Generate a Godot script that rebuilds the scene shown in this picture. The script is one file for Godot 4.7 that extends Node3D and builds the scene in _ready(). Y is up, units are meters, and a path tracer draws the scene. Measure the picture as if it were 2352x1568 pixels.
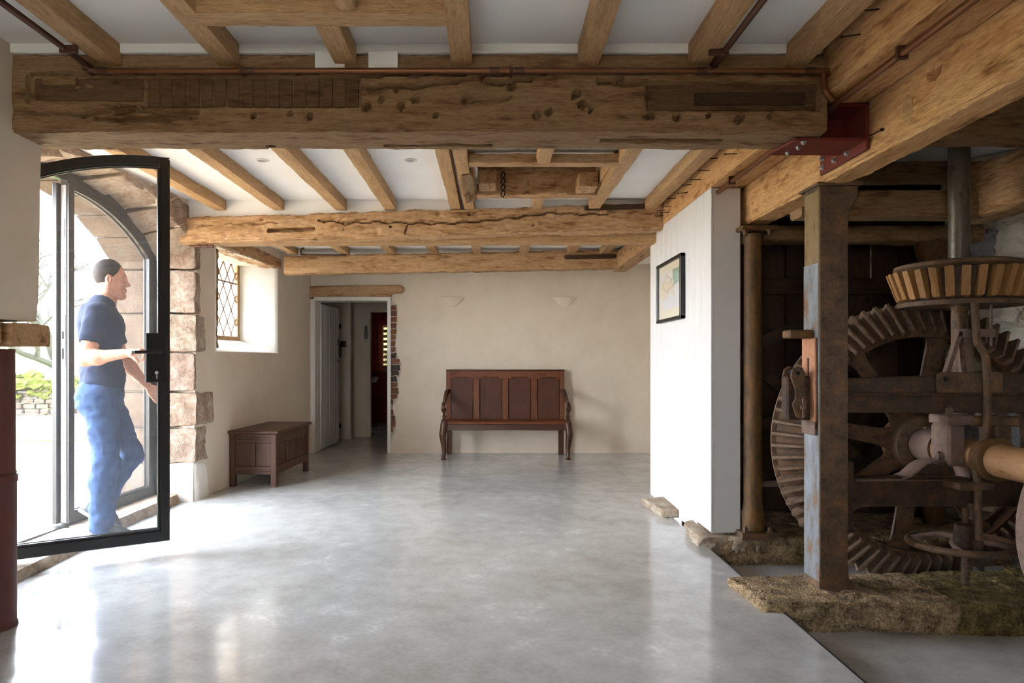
extends Node3D
# A converted watermill: a white-ceilinged room with old oak beams on the left of a pit with iron mill gears. Units are metres, y up, the camera looks along -z.

class Shape:
	# an indexed triangle mesh; faces run counter-clockwise seen from outside and are turned when it becomes an ArrayMesh
	var v := PackedVector3Array()
	var f := PackedInt32Array()

	func add(p: Vector3) -> int:
		v.append(p)
		return v.size() - 1

	func tri(a: int, b: int, c: int) -> void:
		f.append(a); f.append(b); f.append(c)

	func quad(a: int, b: int, c: int, d: int) -> void:
		tri(a, b, c); tri(a, c, d)

	func out_quad(a: Vector3, b: Vector3, c: Vector3, d: Vector3, from: Vector3) -> void:
		var n := (b - a).cross(c - a) + (c - a).cross(d - a)
		var i := v.size()
		v.append(a); v.append(b); v.append(c); v.append(d)
		if n.dot((a + b + c + d) / 4.0 - from) >= 0.0:
			quad(i, i + 1, i + 2, i + 3)
		else:
			quad(i, i + 3, i + 2, i + 1)

	func out_tri(a: Vector3, b: Vector3, c: Vector3, from: Vector3) -> void:
		var n := (b - a).cross(c - a)
		var i := v.size()
		v.append(a); v.append(b); v.append(c)
		if n.dot((a + b + c) / 3.0 - from) >= 0.0:
			tri(i, i + 1, i + 2)
		else:
			tri(i, i + 2, i + 1)

	func join(o: Shape, t := Transform3D()) -> Shape:
		var base := v.size()
		for p in o.v:
			v.append(t * p)
		var flip := t.basis.determinant() < 0.0
		for i in range(0, o.f.size(), 3):
			if flip:
				tri(base + o.f[i], base + o.f[i + 2], base + o.f[i + 1])
			else:
				tri(base + o.f[i], base + o.f[i + 1], base + o.f[i + 2])
		return self

	func moved(t: Transform3D) -> Shape:
		var s := Shape.new()
		return s.join(self, t)

	func mesh(crease := 38.0) -> ArrayMesh:
		var where := {}
		var at := PackedInt32Array()
		at.resize(v.size())
		for i in v.size():
			var key := Vector3i((v[i] * 8000.0).round())
			if not where.has(key):
				where[key] = i
			at[i] = where[key]
		var nf := f.size() / 3
		var fn := PackedVector3Array()
		fn.resize(nf)
		var un := PackedVector3Array()
		un.resize(nf)
		var count := PackedInt32Array()
		count.resize(v.size() + 1)
		for i in nf:
			var a := v[f[3 * i]]
			var n := (v[f[3 * i + 1]] - a).cross(v[f[3 * i + 2]] - a)
			fn[i] = n
			un[i] = n.normalized()
			for k in 3:
				count[at[f[3 * i + k]] + 1] += 1
		for i in v.size():
			count[i + 1] += count[i]
		var start := count.duplicate()
		var list := PackedInt32Array()
		list.resize(f.size())
		for i in nf:
			for k in 3:
				var w := at[f[3 * i + k]]
				list[start[w]] = i
				start[w] += 1
		var least := cos(deg_to_rad(crease))
		var pos := PackedVector3Array()
		var nor := PackedVector3Array()
		for i in nf:
			if fn[i].length_squared() < 1e-22:
				continue
			for k in [0, 2, 1]:
				var id := f[3 * i + k]
				var w := at[id]
				var sum := fn[i]
				for j in range(count[w], count[w + 1]):
					var o := list[j]
					if o != i and un[i].dot(un[o]) >= least:
						sum += fn[o]
				pos.append(v[id])
				nor.append(sum.normalized())
		var m := ArrayMesh.new()
		if pos.is_empty():
			return m
		var arr := []
		arr.resize(Mesh.ARRAY_MAX)
		arr[Mesh.ARRAY_VERTEX] = pos
		arr[Mesh.ARRAY_NORMAL] = nor
		m.add_surface_from_arrays(Mesh.PRIMITIVE_TRIANGLES, arr)
		return m

var noise := FastNoiseLite.new()
var rng := RandomNumberGenerator.new()
var M := {}
var taken := {}
const EYE := 1.14
# the left wall is not square to the room: along it x runs deeper into the room, z points into the room
var WL := Transform3D(Basis(Vector3(0.0639, 0, -0.998), Vector3.UP, Vector3(0.998, 0, 0.0639)), Vector3(-2.42, 0, -5.54))

func _ready() -> void:
	var cam := Camera3D.new()
	cam.name = "camera"
	cam.projection = Camera3D.PROJECTION_FRUSTUM
	cam.near = 0.05
	cam.far = 300.0
	cam.size = 0.05
	cam.frustum_offset = Vector2(0.05 * 46.0 / 1568.0, -0.05 * -44.0 / 1568.0)
	cam.position = Vector3(0, EYE, 0)
	add_child(cam)
	cam.current = true
	var sky := ProceduralSkyMaterial.new()
	sky.sky_top_color = Color(0.87, 0.925, 1.0)
	sky.sky_horizon_color = Color(0.975, 0.985, 1.0)
	sky.sky_curve = 0.25
	sky.ground_bottom_color = Color(0.75, 0.74, 0.7)
	sky.ground_horizon_color = Color(0.95, 0.94, 0.92)
	sky.sun_angle_max = 0.0
	var env := Environment.new()
	env.background_mode = Environment.BG_SKY
	env.sky = Sky.new()
	env.sky.sky_material = sky
	env.background_energy_multiplier = 1.0
	env.tonemap_mode = Environment.TONE_MAPPER_LINEAR
	env.tonemap_exposure = 46.0
	env.sdfgi_enabled = true
	env.ssao_enabled = true
	env.ssil_enabled = true
	var we := WorldEnvironment.new()
	we.name = "world"
	we.environment = env
	add_child(we)
	noise.seed = 3
	noise.noise_type = FastNoiseLite.TYPE_SIMPLEX_SMOOTH
	noise.frequency = 1.0
	noise.fractal_octaves = 2
	make_materials()
	build_shell()
	build_timbers()
	build_doors()
	build_near_left()
	build_chest()
	build_settle()
	build_picture()
	build_gears()
	build_person()
	build_outside()

# ---------------------------------------------------------------- naming and placing
func put(called: String, parent: Node) -> String:
	if parent != self:
		return called
	var n: int = taken.get(called, 0)
	taken[called] = n + 1
	return called if n == 0 else "%s_%03d" % [called, n]

func obj(called: String, s: Variant, m: Material, parent: Node = self, t := Transform3D(), crease := 38.0) -> MeshInstance3D:
	var o := MeshInstance3D.new()
	o.name = put(called, parent)
	o.mesh = s.mesh(crease) if s is Shape else s
	o.material_override = m
	o.transform = t
	o.cast_shadow = GeometryInstance3D.SHADOW_CASTING_SETTING_ON
	parent.add_child(o, true)
	return o

func thing(called: String, label: String, category: String, at := Vector3.ZERO, group := "", turn := 0.0) -> Node3D:
	var o := Node3D.new()
	o.name = put(called, self)
	add_child(o, true)
	o.position = at
	o.rotation.y = turn
	tag(o, label, category, group)
	return o

func tag(o: Node, label: String, category: String, group := "") -> Node:
	o.set_meta("label", label)
	o.set_meta("category", category)
	if group != "":
		o.set_meta("group", group)
	return o

func setting(called: String, label: String, category: String, s: Variant = null, m: Material = null, at := Vector3.ZERO) -> Node3D:
	var o: Node3D
	if s == null:
		o = Node3D.new()
		o.name = put(called, self)
		add_child(o, true)
	else:
		o = obj(called, s, m)
	o.position = at
	o.set_meta("kind", "structure")
	return tag(o, label, category)

# moves a shape given in world metres to the node it belongs to
func local(s: Shape, o: Node3D) -> Shape:
	return s.moved(o.transform.affine_inverse())

func T(x: float, y: float, z: float) -> Transform3D:
	return Transform3D(Basis(), Vector3(x, y, z))

func TR(x: float, y: float, z: float, axis: Vector3, deg: float) -> Transform3D:
	return Transform3D(Basis(axis, deg_to_rad(deg)), Vector3(x, y, z))

# ---------------------------------------------------------------- shapes
func box(size: Vector3, b := 0.004, c := Vector3.ZERO) -> Shape:
	var s := Shape.new()
	var h := size / 2.0
	b = min(b, min(h.x, min(h.y, h.z)) * 0.9)
	var g := func(x: float, y: float, z: float, k: int) -> Vector3:
		var p := Vector3(x * (h.x - b), y * (h.y - b), z * (h.z - b))
		p[k] = [x * h.x, y * h.y, z * h.z][k]
		return p + c
	for k in 3:
		var i := (k + 1) % 3
		var j := (k + 2) % 3
		for q in [-1.0, 1.0]:
			var e := []
			for w in [[-1.0, -1.0], [1.0, -1.0], [1.0, 1.0], [-1.0, 1.0]]:
				var d := [0.0, 0.0, 0.0]
				d[k] = q; d[i] = w[0]; d[j] = w[1]
				e.append(g.call(d[0], d[1], d[2], k))
			s.out_quad(e[0], e[1], e[2], e[3], c)
	if b > 0.0:
		for k in 3:
			var i := (k + 1) % 3
			var j := (k + 2) % 3
			for q in [-1.0, 1.0]:
				for w in [-1.0, 1.0]:
					var d := [0.0, 0.0, 0.0]
					d[i] = q; d[j] = w; d[k] = -1.0
					var e := d.duplicate()
					e[k] = 1.0
					s.out_quad(g.call(d[0], d[1], d[2], i), g.call(e[0], e[1], e[2], i), g.call(e[0], e[1], e[2], j), g.call(d[0], d[1], d[2], j), c)
		for x in [-1.0, 1.0]:
			for y in [-1.0, 1.0]:
				for z in [-1.0, 1.0]:
					s.out_tri(g.call(x, y, z, 0), g.call(x, y, z, 1), g.call(x, y, z, 2), c)
	return s

# a box between two corners
func span(a: Vector3, b: Vector3, bevel := 0.004) -> Shape:
	return box((b - a).abs(), bevel, (a + b) / 2.0)

# a six-sided block with eight free corners (bit 0: x, bit 1: y, bit 2: z), subdivided, rounded and roughened
func hexa(c: Array, n: Vector3i, amp := 0.0, freq := 10.0, round_off := 0.15, seed_at := 0.0) -> Shape:
	var s := Shape.new()
	var mid := Vector3.ZERO
	for p in c:
		mid += p / 8.0
	for k in 3:
		var i := (k + 1) % 3
		var j := (k + 2) % 3
		for q in [-1.0, 1.0]:
			var base := s.v.size()
			for a in n[i] + 1:
				for b in n[j] + 1:
					var u := Vector3()
					u[k] = q
					u[i] = -1.0 + 2.0 * a / n[i]
					u[j] = -1.0 + 2.0 * b / n[j]
					if round_off > 0.0:
						var inner := u.clamp(Vector3.ONE * (round_off - 1.0), Vector3.ONE * (1.0 - round_off))
						u = inner + (u - inner).normalized() * round_off
					var w := u * 0.5 + Vector3.ONE * 0.5
					var p: Vector3 = c[0].lerp(c[1], w.x).lerp(c[2].lerp(c[3], w.x), w.y).lerp(c[4].lerp(c[5], w.x).lerp(c[6].lerp(c[7], w.x), w.y), w.z)
					if amp > 0.0:
						p += (p - mid).normalized() * amp * (noise.get_noise_3dv(p * freq + Vector3.ONE * seed_at) + 0.5 * noise.get_noise_3dv(p * freq * 3.1 + Vector3.ONE * seed_at))
					s.v.append(p)
			var flip: bool = q < 0.0
			for a in n[i]:
				for b in n[j]:
					var p0: int = base + a * (n[j] + 1) + b
					var p1: int = p0 + n[j] + 1
					if flip:
						s.quad(p0, p0 + 1, p1 + 1, p1)
					else:
						s.quad(p0, p1, p1 + 1, p0 + 1)
	var d := (c[1] - c[0] as Vector3).cross(c[2] - c[0]).dot(c[4] - c[0])
	if d < 0.0:
		for t in range(0, s.f.size(), 3):
			var h := s.f[t + 1]
			s.f[t + 1] = s.f[t + 2]
			s.f[t + 2] = h
	return s

func rough_box(a: Vector3, b: Vector3, n: Vector3i, amp: float, freq: float, round_off := 0.12, seed_at := 0.0) -> Shape:
	var c := []
	for k in 8:
		c.append(Vector3(b.x if k & 1 else a.x, b.y if k & 2 else a.y, b.z if k & 4 else a.z))
	return hexa(c, n, amp, freq, round_off, seed_at)

# a squared timber along x from 0 to length, y 0..h, z -w/2..w/2, on a grid fine enough to carry dents; dent(p, n) gives the depth cut at p
func timber(length: float, h: float, w: float, cell: float, wane := 0.006, amp := 0.004, seed_at := 0.0, dent: Variant = null, cell_x := 0.0) -> Shape:
	var s := Shape.new()
	var nl := maxi(2, int(length / (cell_x if cell_x > 0.0 else cell)))
	var nh := maxi(2, int(h / cell))
	var nw := maxi(2, int(w / cell))
	var ring := []
	for i in nh: ring.append([0.0 + h * i / nh, w / 2, Vector3(0, 0, 1)])
	for i in nw: ring.append([h, w / 2 - w * i / nw, Vector3(0, 1, 0)])
	for i in nh: ring.append([h - h * i / nh, -w / 2, Vector3(0, 0, -1)])
	for i in nw: ring.append([0.0, -w / 2 + w * i / nw, Vector3(0, -1, 0)])
	var n := ring.size()
	for a in nl + 1:
		var x := length * a / nl
		for r in ring:
			var p := Vector3(x, r[0], r[1])
			var e: Vector3 = r[2]
			var corner := minf(minf(r[0], h - r[0]), cell) + minf(minf(r[1] + w / 2, w / 2 - r[1]), cell)
			var to_axis := (Vector3(x, h / 2, 0) - p).normalized()
			var in_by := amp * (noise.get_noise_3d(x * 3.0 + seed_at, p.y * 9.0, p.z * 9.0 + seed_at) + 0.6 * noise.get_noise_3d(x * 14.0, p.y * 30.0 + seed_at, p.z * 30.0))
			if corner < cell * 0.99:
				in_by += wane * (1.0 - corner / cell) * (0.8 + 1.6 * absf(noise.get_noise_2d(x * 5.0 + seed_at, p.y * 20.0 + p.z * 7.0)))
				p += to_axis * in_by
			else:
				p -= e * in_by
			if dent != null:
				p -= e * float(dent.call(p, e))
			s.v.append(p)
	for a in nl:
		for i in n:
			var j := (i + 1) % n
			s.quad(a * n + i, (a + 1) * n + i, (a + 1) * n + j, a * n + j)
	for cap in [0, nl]:
		var c := s.add(Vector3(length * cap / nl, h / 2, 0))
		for i in n:
			var j := (i + 1) % n
			if cap == 0:
				s.tri(c, i, j)
			else:
				s.tri(c, cap * n + j, cap * n + i)
	# the ring runs clockwise about +x, so the sides face in: turn every face that does
	var q := s.f[0]
	var fnn := (s.v[s.f[1]] - s.v[q]).cross(s.v[s.f[2]] - s.v[q])
	if fnn.z < 0.0:
		for t in range(0, s.f.size(), 3):
			var k := s.f[t + 1]
			s.f[t + 1] = s.f[t + 2]
			s.f[t + 2] = k
	return s

# lays a timber (along its x) from a to b, which are the middles of its bottom edge at each end
func along(a: Vector3, b: Vector3) -> Transform3D:
	var x := (b - a).normalized()
	var z := x.cross(Vector3.UP).normalized()
	return Transform3D(Basis(x, z.cross(x), z), a)

func circle(r: float, n: int, squash := 1.0) -> PackedVector2Array:
	var p := PackedVector2Array()
	for i in n:
		p.append(Vector2(cos(TAU * i / n) * r, sin(TAU * i / n) * r * squash))
	return p

func rect(w: float, h: float, b := 0.0) -> PackedVector2Array:
	if b <= 0.0:
		return PackedVector2Array([Vector2(-w / 2, -h / 2), Vector2(w / 2, -h / 2), Vector2(w / 2, h / 2), Vector2(-w / 2, h / 2)])
	var p := PackedVector2Array()
	for q in [[1, -1, 0], [1, 1, 1], [-1, 1, 2], [-1, -1, 3]]:
		var c := Vector2(q[0] * (w / 2 - b), q[1] * (h / 2 - b))
		for k in 3:
			var a: float = -PI / 2 + q[2] * PI / 2 + k * PI / 4
			p.append(c + Vector2(cos(a), sin(a)) * b)
	return p

# a profile carried along a path; size gives a scale for every point of the path
func sweep(path: Array, prof: PackedVector2Array, up := Vector3.UP, size := [], closed := false) -> Shape:
	var s := Shape.new()
	var n := prof.size()
	var m := path.size()
	var right := Vector3.ZERO
	for i in m:
		var d: Vector3
		if closed:
			d = (path[(i + 1) % m] - path[(i + m - 1) % m]).normalized()
		else:
			d = (path[mini(i + 1, m - 1)] - path[maxi(i - 1, 0)]).normalized()
		if i == 0:
			right = d.cross(up)
			if right.length() < 0.01:
				right = d.cross(Vector3(0.3, 0.2, 1))
		right = (right - d * right.dot(d)).normalized()
		var u := right.cross(d)
		var k: float = size[i] if size.size() > i else 1.0
		for q in prof:
			s.v.append(path[i] + (right * q.x + u * q.y) * k)
	for i in (m if closed else m - 1):
		var i2 := (i + 1) % m
		for j in n:
			var j2 := (j + 1) % n
			s.quad(i * n + j, i2 * n + j, i2 * n + j2, i * n + j2)
	if not closed:
		var tris := Geometry2D.triangulate_polygon(prof)
		for t in range(0, tris.size(), 3):
			var a := tris[t]
			var b := tris[t + 1]
			var c := tris[t + 2]
			if (prof[b] - prof[a]).cross(prof[c] - prof[a]) < 0.0:
				var h := b
				b = c
				c = h
			s.tri(a, b, c)
			s.tri((m - 1) * n + a, (m - 1) * n + c, (m - 1) * n + b)
	return s

func tube(path: Array, r: float, n := 10, size := []) -> Shape:
	return sweep(path, circle(r, n), Vector3.UP, size)

func bar(a: Vector3, b: Vector3, w: float, h: float, bevel := 0.003, up := Vector3.UP) -> Shape:
	return sweep([a, b], rect(w, h, bevel), up)

func smooth_path(pts: Array, n := 6) -> Array:
	var out := []
	for i in pts.size() - 1:
		var p0: Vector3 = pts[maxi(i - 1, 0)]
		var p3: Vector3 = pts[mini(i + 2, pts.size() - 1)]
		for k in n:
			out.append((pts[i] as Vector3).cubic_interpolate(pts[i + 1], p0, p3, float(k) / n))
	out.append(pts[-1])
	return out

# turns a profile of (radius, height) about y; a closed profile makes a ring
func lathe(prof: PackedVector2Array, n := 24, closed := false, from := 0.0, to := TAU) -> Shape:
	var s := Shape.new()
	var m := prof.size()
	var whole := is_equal_approx(to - from, TAU)
	var cols := n if whole else n + 1
	for i in cols:
		var a := from + (to - from) * i / n
		for q in prof:
			s.v.append(Vector3(cos(a) * q.x, q.y, sin(a) * q.x))
	for i in n:
		var i2 := (i + 1) % cols
		for j in (m if closed else m - 1):
			var j2 := (j + 1) % m
			s.quad(i * m + j, i * m + j2, i2 * m + j2, i2 * m + j)
	return s

# a flat outline in x, y given depth from z0 to z1, its front and back edges bevelled
func prism(poly: PackedVector2Array, z0: float, z1: float, bevel := 0.0) -> Shape:
	var s := Shape.new()
	var p := poly.duplicate()
	var area := 0.0
	for i in p.size():
		area += p[i].cross(p[(i + 1) % p.size()])
	if area < 0.0:
		p.reverse()
	var n := p.size()
	var q := p.duplicate()
	if bevel > 0.0:
		for i in n:
			var e0 := (p[i] - p[(i + n - 1) % n]).normalized()
			var e1 := (p[(i + 1) % n] - p[i]).normalized()
			var n0 := Vector2(-e0.y, e0.x)
			var n1 := Vector2(-e1.y, e1.x)
			q[i] = p[i] + (n0 + n1) * bevel / maxf(0.35, 1.0 + n0.dot(n1))
	var rows := [[q, z1], [p, z1 - bevel], [p, z0 + bevel], [q, z0]] if bevel > 0.0 else [[p, z1], [p, z0]]
	for r in rows:
		for w in r[0]:
			s.v.append(Vector3(w.x, w.y, r[1]))
	for k in rows.size() - 1:
		for i in n:
			var j := (i + 1) % n
			s.quad(k * n + i, (k + 1) * n + i, (k + 1) * n + j, k * n + j)
	var tris := Geometry2D.triangulate_polygon(q)
	var last := (rows.size() - 1) * n
	for t in range(0, tris.size(), 3):
		var a := tris[t]
		var b := tris[t + 1]
		var c := tris[t + 2]
		if (q[b] - q[a]).cross(q[c] - q[a]) < 0.0:
			var h := b
			b = c
			c = h
		s.tri(a, b, c)
		s.tri(last + a, last + c, last + b)
	return s

func pts(a: Array) -> PackedVector2Array:
	var p := PackedVector2Array()
	for i in range(0, a.size(), 2):
		p.append(Vector2(a[i], a[i + 1]))
	return p

func ball(r: float, n := 14) -> Shape:
	var p := PackedVector2Array()
	for i in n / 2 + 1:
		var a := -PI / 2 + PI * i / (n / 2)
		p.append(Vector2(maxf(0.0, cos(a) * r), sin(a) * r))
	return lathe(p, n)

# a six-sided bolt head with its washer, its axis along +y
func bolt_shape(r: float, h: float) -> Shape:
	var s := lathe(pts([0, 0, r * 1.5, 0, r * 1.5, h * 0.25, r, h * 0.25, r, h * 0.9, r * 0.85, h, 0, h]), 6)
	s.join(lathe(pts([0, h, r * 0.45, h, r * 0.45, h * 1.3, 0, h * 1.35]), 8))
	return s

# ---------------------------------------------------------------- materials
# a tiling texture: noises are weighed together, spread over 0..1 and read off a row of colours
func cloth_of(size: int, layers: Array, stops: Array, seed_at: int, lift := 1.0) -> ImageTexture:
	var sum := PackedFloat32Array()
	sum.resize(size * size)
	for l in layers:
		var n := FastNoiseLite.new()
		n.seed = seed_at
		seed_at += 7
		n.noise_type = l[2] if l.size() > 2 else FastNoiseLite.TYPE_SIMPLEX_SMOOTH
		n.frequency = l[0] / size
		n.fractal_octaves = l[3] if l.size() > 3 else 3
		if l.size() > 4:
			n.domain_warp_enabled = true
			n.domain_warp_amplitude = l[4]
			n.domain_warp_frequency = 3.0 / size
		var d := n.get_seamless_image(size, size).get_data()
		var w: float = l[1] / 255.0
		for i in d.size():
			sum[i] += d[i] * w
	var lut := PackedByteArray()
	var g := Gradient.new()
	g.offsets = PackedFloat32Array()
	var offs := PackedFloat32Array()
	var cols := PackedColorArray()
	for st in stops:
		offs.append(st[0])
		cols.append(st[1])
	g.offsets = offs
	g.colors = cols
	for i in 256:
		var c := g.sample(i / 255.0)
		lut.append(int(c.r * 255)); lut.append(int(c.g * 255)); lut.append(int(c.b * 255))
	var out := PackedByteArray()
	out.resize(size * size * 3)
	for i in size * size:
		var q := clampi(int(((sum[i] - 0.5) * lift + 0.5) * 255.0), 0, 255) * 3
		out[3 * i] = lut[q]
		out[3 * i + 1] = lut[q + 1]
		out[3 * i + 2] = lut[q + 2]
	return ImageTexture.create_from_image(Image.create_from_data(size, size, false, Image.FORMAT_RGB8, out))

func grey(lo: float, hi: float) -> Array:
	return [[0.0, Color(lo, lo, lo)], [1.0, Color(hi, hi, hi)]]

func mat(tint: Color, tex: Texture2D, scale: Vector3, rough := 0.8, bump: Texture2D = null, bump_cm := 0.0, detail: Texture2D = null, detail_scale := Vector3.ONE, metal := 0.0) -> StandardMaterial3D:
	var m := StandardMaterial3D.new()
	m.albedo_color = tint
	m.albedo_texture = tex
	m.roughness = rough
	m.metallic = metal
	m.metallic_specular = 0.4
	m.uv1_triplanar = true
	m.uv1_world_triplanar = true
	m.uv1_triplanar_sharpness = 4.0
	m.uv1_scale = scale
	if bump:
		m.heightmap_enabled = true
		m.heightmap_texture = bump
		m.heightmap_scale = bump_cm
	if detail:
		m.detail_enabled = true
		m.detail_albedo = detail
		m.detail_blend_mode = BaseMaterial3D.BLEND_MODE_MUL
		m.detail_uv_layer = BaseMaterial3D.DETAIL_UV_2
		m.uv2_triplanar = true
		m.uv2_world_triplanar = true
		m.uv2_triplanar_sharpness = 4.0
		m.uv2_scale = detail_scale
	return m

func flat(c: Color, rough := 0.6, metal := 0.0) -> StandardMaterial3D:
	var m := StandardMaterial3D.new()
	m.albedo_color = c
	m.roughness = rough
	m.metallic = metal
	return m

# wood whose grain runs along x, y or z
func wood(called: String, tint: Color, rough: float, grain: Texture2D, patches: Texture2D, fine := 1.0, bump := 0.25) -> void:
	var axes := {"x": Vector3(0.35, 5.0, 5.0), "y": Vector3(5.0, 0.35, 5.0), "z": Vector3(5.0, 5.0, 0.35)}
	var soft := {"x": Vector3(0.4, 1.6, 1.6), "y": Vector3(1.6, 0.4, 1.6), "z": Vector3(1.6, 1.6, 0.4)}
	for k in axes:
		M[called + "_" + k] = mat(tint, grain, axes[k] * fine, rough, grain, bump, patches, soft[k])

func make_materials() -> void:
	var white := Color.WHITE
	var grain := cloth_of(512, [[9.0, 0.25, 0, 3, 14.0], [38.0, 0.45, 0, 3], [120.0, 0.3, 0, 2]], [[0.0, Color(0.7, 0.64, 0.57)], [0.3, Color(0.85, 0.81, 0.75)], [0.55, Color(0.94, 0.92, 0.89)], [1.0, white]], 11, 1.6)
	var worn := cloth_of(512, [[5.0, 0.6, 0, 4, 30.0], [17.0, 0.4, 0, 4, 10.0]], [[0.0, Color(0.66, 0.58, 0.51)], [0.14, Color(0.81, 0.75, 0.69)], [0.3, Color(0.94, 0.91, 0.87)], [0.6, white], [1.0, Color(0.95, 0.95, 0.95)]], 31, 1.4)
	var soft := cloth_of(256, [[4.0, 0.7, 0, 3], [14.0, 0.3, 0, 3]], [[0.0, Color(0.9, 0.88, 0.86)], [0.5, Color(0.965, 0.96, 0.95)], [1.0, white]], 51, 1.3)
	var smooth_lime := cloth_of(256, [[4.0, 0.7, 0, 3], [14.0, 0.3, 0, 3]], [[0.0, Color(0.96, 0.955, 0.945)], [1.0, white]], 55, 1.2)
	var lumps := cloth_of(512, [[8.0, 0.55, 0, 4], [45.0, 0.45, 0, 4]], grey(0, 1), 71, 1.5)
	var plaster_bump := cloth_of(256, [[5.0, 0.7, 0, 2], [30.0, 0.3, 0, 3]], grey(0, 1), 81, 1.4)
	wood("old", Color(0.6, 0.49, 0.365), 0.75, grain, worn)
	wood("beam", Color(0.775, 0.64, 0.49), 0.7, grain, worn)
	wood("joist", Color(0.78, 0.645, 0.48), 0.65, grain, soft, 1.0, 0.12)
	wood("pine", Color(0.85, 0.68, 0.485), 0.62, grain, worn)
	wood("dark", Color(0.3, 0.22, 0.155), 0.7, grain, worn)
	wood("cog", Color(0.66, 0.5, 0.32), 0.55, grain, soft, 1.6, 0.1)
	wood("settle", Color(0.47, 0.27, 0.155), 0.42, grain, worn, 1.5, 0.05)
	wood("settle_dark", Color(0.31, 0.19, 0.13), 0.3, grain, soft, 1.5, 0.05)
	wood("settle_panel", Color(0.34, 0.19, 0.115), 0.45, grain, worn, 1.5, 0.05)
	wood("stained", Color(0.44, 0.345, 0.25), 0.8, grain, worn)
	wood("chest", Color(0.36, 0.25, 0.195), 0.42, grain, soft, 1.4, 0.05)
	M.plaster = mat(Color(0.845, 0.79, 0.715), smooth_lime, Vector3.ONE * 0.5, 0.92, plaster_bump, 0.15)
	M.limewash = mat(Color(0.93, 0.92, 0.885), smooth_lime, Vector3.ONE * 0.5, 0.92, plaster_bump, 0.2)
	M.ceiling = mat(Color(0.93, 0.925, 0.91), smooth_lime, Vector3.ONE * 0.3, 0.95, plaster_bump, 0.06)
	var sand := cloth_of(512, [[4.0, 0.45, 0, 4, 30.0], [16.0, 0.3, 0, 4], [70.0, 0.25, 0, 3]], [[0.0, Color(0.6, 0.5, 0.42)], [0.3, Color(0.72, 0.63, 0.54)], [0.55, Color(0.79, 0.71, 0.62)], [0.8, Color(0.85, 0.79, 0.7)], [1.0, Color(0.89, 0.85, 0.78)]], 101, 1.8)
	M.stones = []
	for c in [Color(0.79, 0.78, 0.79), Color(0.81, 0.81, 0.81), Color(0.74, 0.72, 0.73), Color(0.8, 0.78, 0.78)]:
		M.stones.append(mat(c, sand, Vector3.ONE * 1.3, 0.92, lumps, 0.35))
	M.dressed = mat(Color(0.37, 0.335, 0.29), sand, Vector3.ONE * 0.9, 0.9, lumps, 0.4)
	var slab := cloth_of(512, [[5.0, 0.4, 0, 4, 20.0], [24.0, 0.3, 0, 4], [90.0, 0.3, 0, 3]], [[0.0, Color(0.33, 0.28, 0.22)], [0.35, Color(0.53, 0.47, 0.385)], [0.6, Color(0.65, 0.585, 0.48)], [1.0, Color(0.78, 0.72, 0.62)]], 121, 1.8)
	M.slab = mat(Color(1.0, 0.95, 0.88), slab, Vector3.ONE * 1.4, 0.95, lumps, 1.8)
	M.slab_green = mat(Color(0.8, 0.76, 0.56), slab, Vector3.ONE * 1.7, 0.95, lumps, 2.4)
	M.mortar = mat(Color(0.86, 0.83, 0.78), soft, Vector3.ONE * 2.2, 0.97, lumps, 1.2)
	M.rubble = []
	for c in [Color(0.86, 0.82, 0.76), Color(0.56, 0.56, 0.58), Color(0.88, 0.86, 0.82), Color(0.76, 0.71, 0.64), Color(0.62, 0.6, 0.6)]:
		M.rubble.append(mat(c, soft, Vector3.ONE * 2.0, 0.95, lumps, 0.8))
	M.fieldstone = mat(Color(0.42, 0.41, 0.4), sand, Vector3.ONE * 1.5, 0.95, lumps, 1.5)
	M.bricks = []
	for c in [Color(0.64, 0.43, 0.33), Color(0.7, 0.49, 0.39), Color(0.57, 0.4, 0.33), Color(0.4, 0.35, 0.33), Color(0.67, 0.44, 0.31)]:
		M.bricks.append(mat(c, soft, Vector3.ONE * 5.0, 0.95, lumps, 1.2))
	# polished concrete: broad clouds, pale scuffs
	var cloud := cloth_of(1024, [[4.0, 0.45, 0, 5, 40.0], [18.0, 0.35, 0, 4, 20.0], [90.0, 0.2, 0, 3]], [[0.0, Color(0.635, 0.625, 0.605)], [0.4, Color(0.69, 0.685, 0.67)], [0.62, Color(0.715, 0.71, 0.695)], [0.8, Color(0.735, 0.73, 0.718)], [0.92, Color(0.78, 0.777, 0.768)], [1.0, Color(0.82, 0.817, 0.81)]], 141, 1.5)
	var shine := cloth_of(512, [[6.0, 0.5, 0, 4, 30.0], [30.0, 0.5, 0, 4]], grey(0.3, 0.75), 161, 1.6)
	M.concrete = mat(Color(1, 1, 1), cloud, Vector3(0.28, 0.28, 0.28), 0.27, shine, 0.03)
	M.concrete.roughness_texture = shine
	M.concrete.metallic_specular = 0.66
	var rust := cloth_of(512, [[5.0, 0.5, 0, 4, 30.0], [22.0, 0.3, 0, 4], [80.0, 0.2, 0, 3]], [[0.0, Color(0.24, 0.185, 0.145)], [0.3, Color(0.32, 0.25, 0.19)], [0.55, Color(0.365, 0.285, 0.215)], [0.75, Color(0.43, 0.31, 0.205)], [1.0, Color(0.47, 0.36, 0.25)]], 181, 1.6)
	var flaked := cloth_of(512, [[3.0, 0.5, 0, 4, 25.0], [12.0, 0.35, 0, 4], [70.0, 0.15, 0, 3]], [[0.0, Color(0.42, 0.3, 0.22)], [0.22, Color(0.52, 0.39, 0.29)], [0.32, Color(0.47, 0.45, 0.44)], [0.45, Color(0.51, 0.53, 0.56)], [0.75, Color(0.57, 0.6, 0.64)], [1.0, Color(0.66, 0.68, 0.7)]], 201, 1.6)
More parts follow.
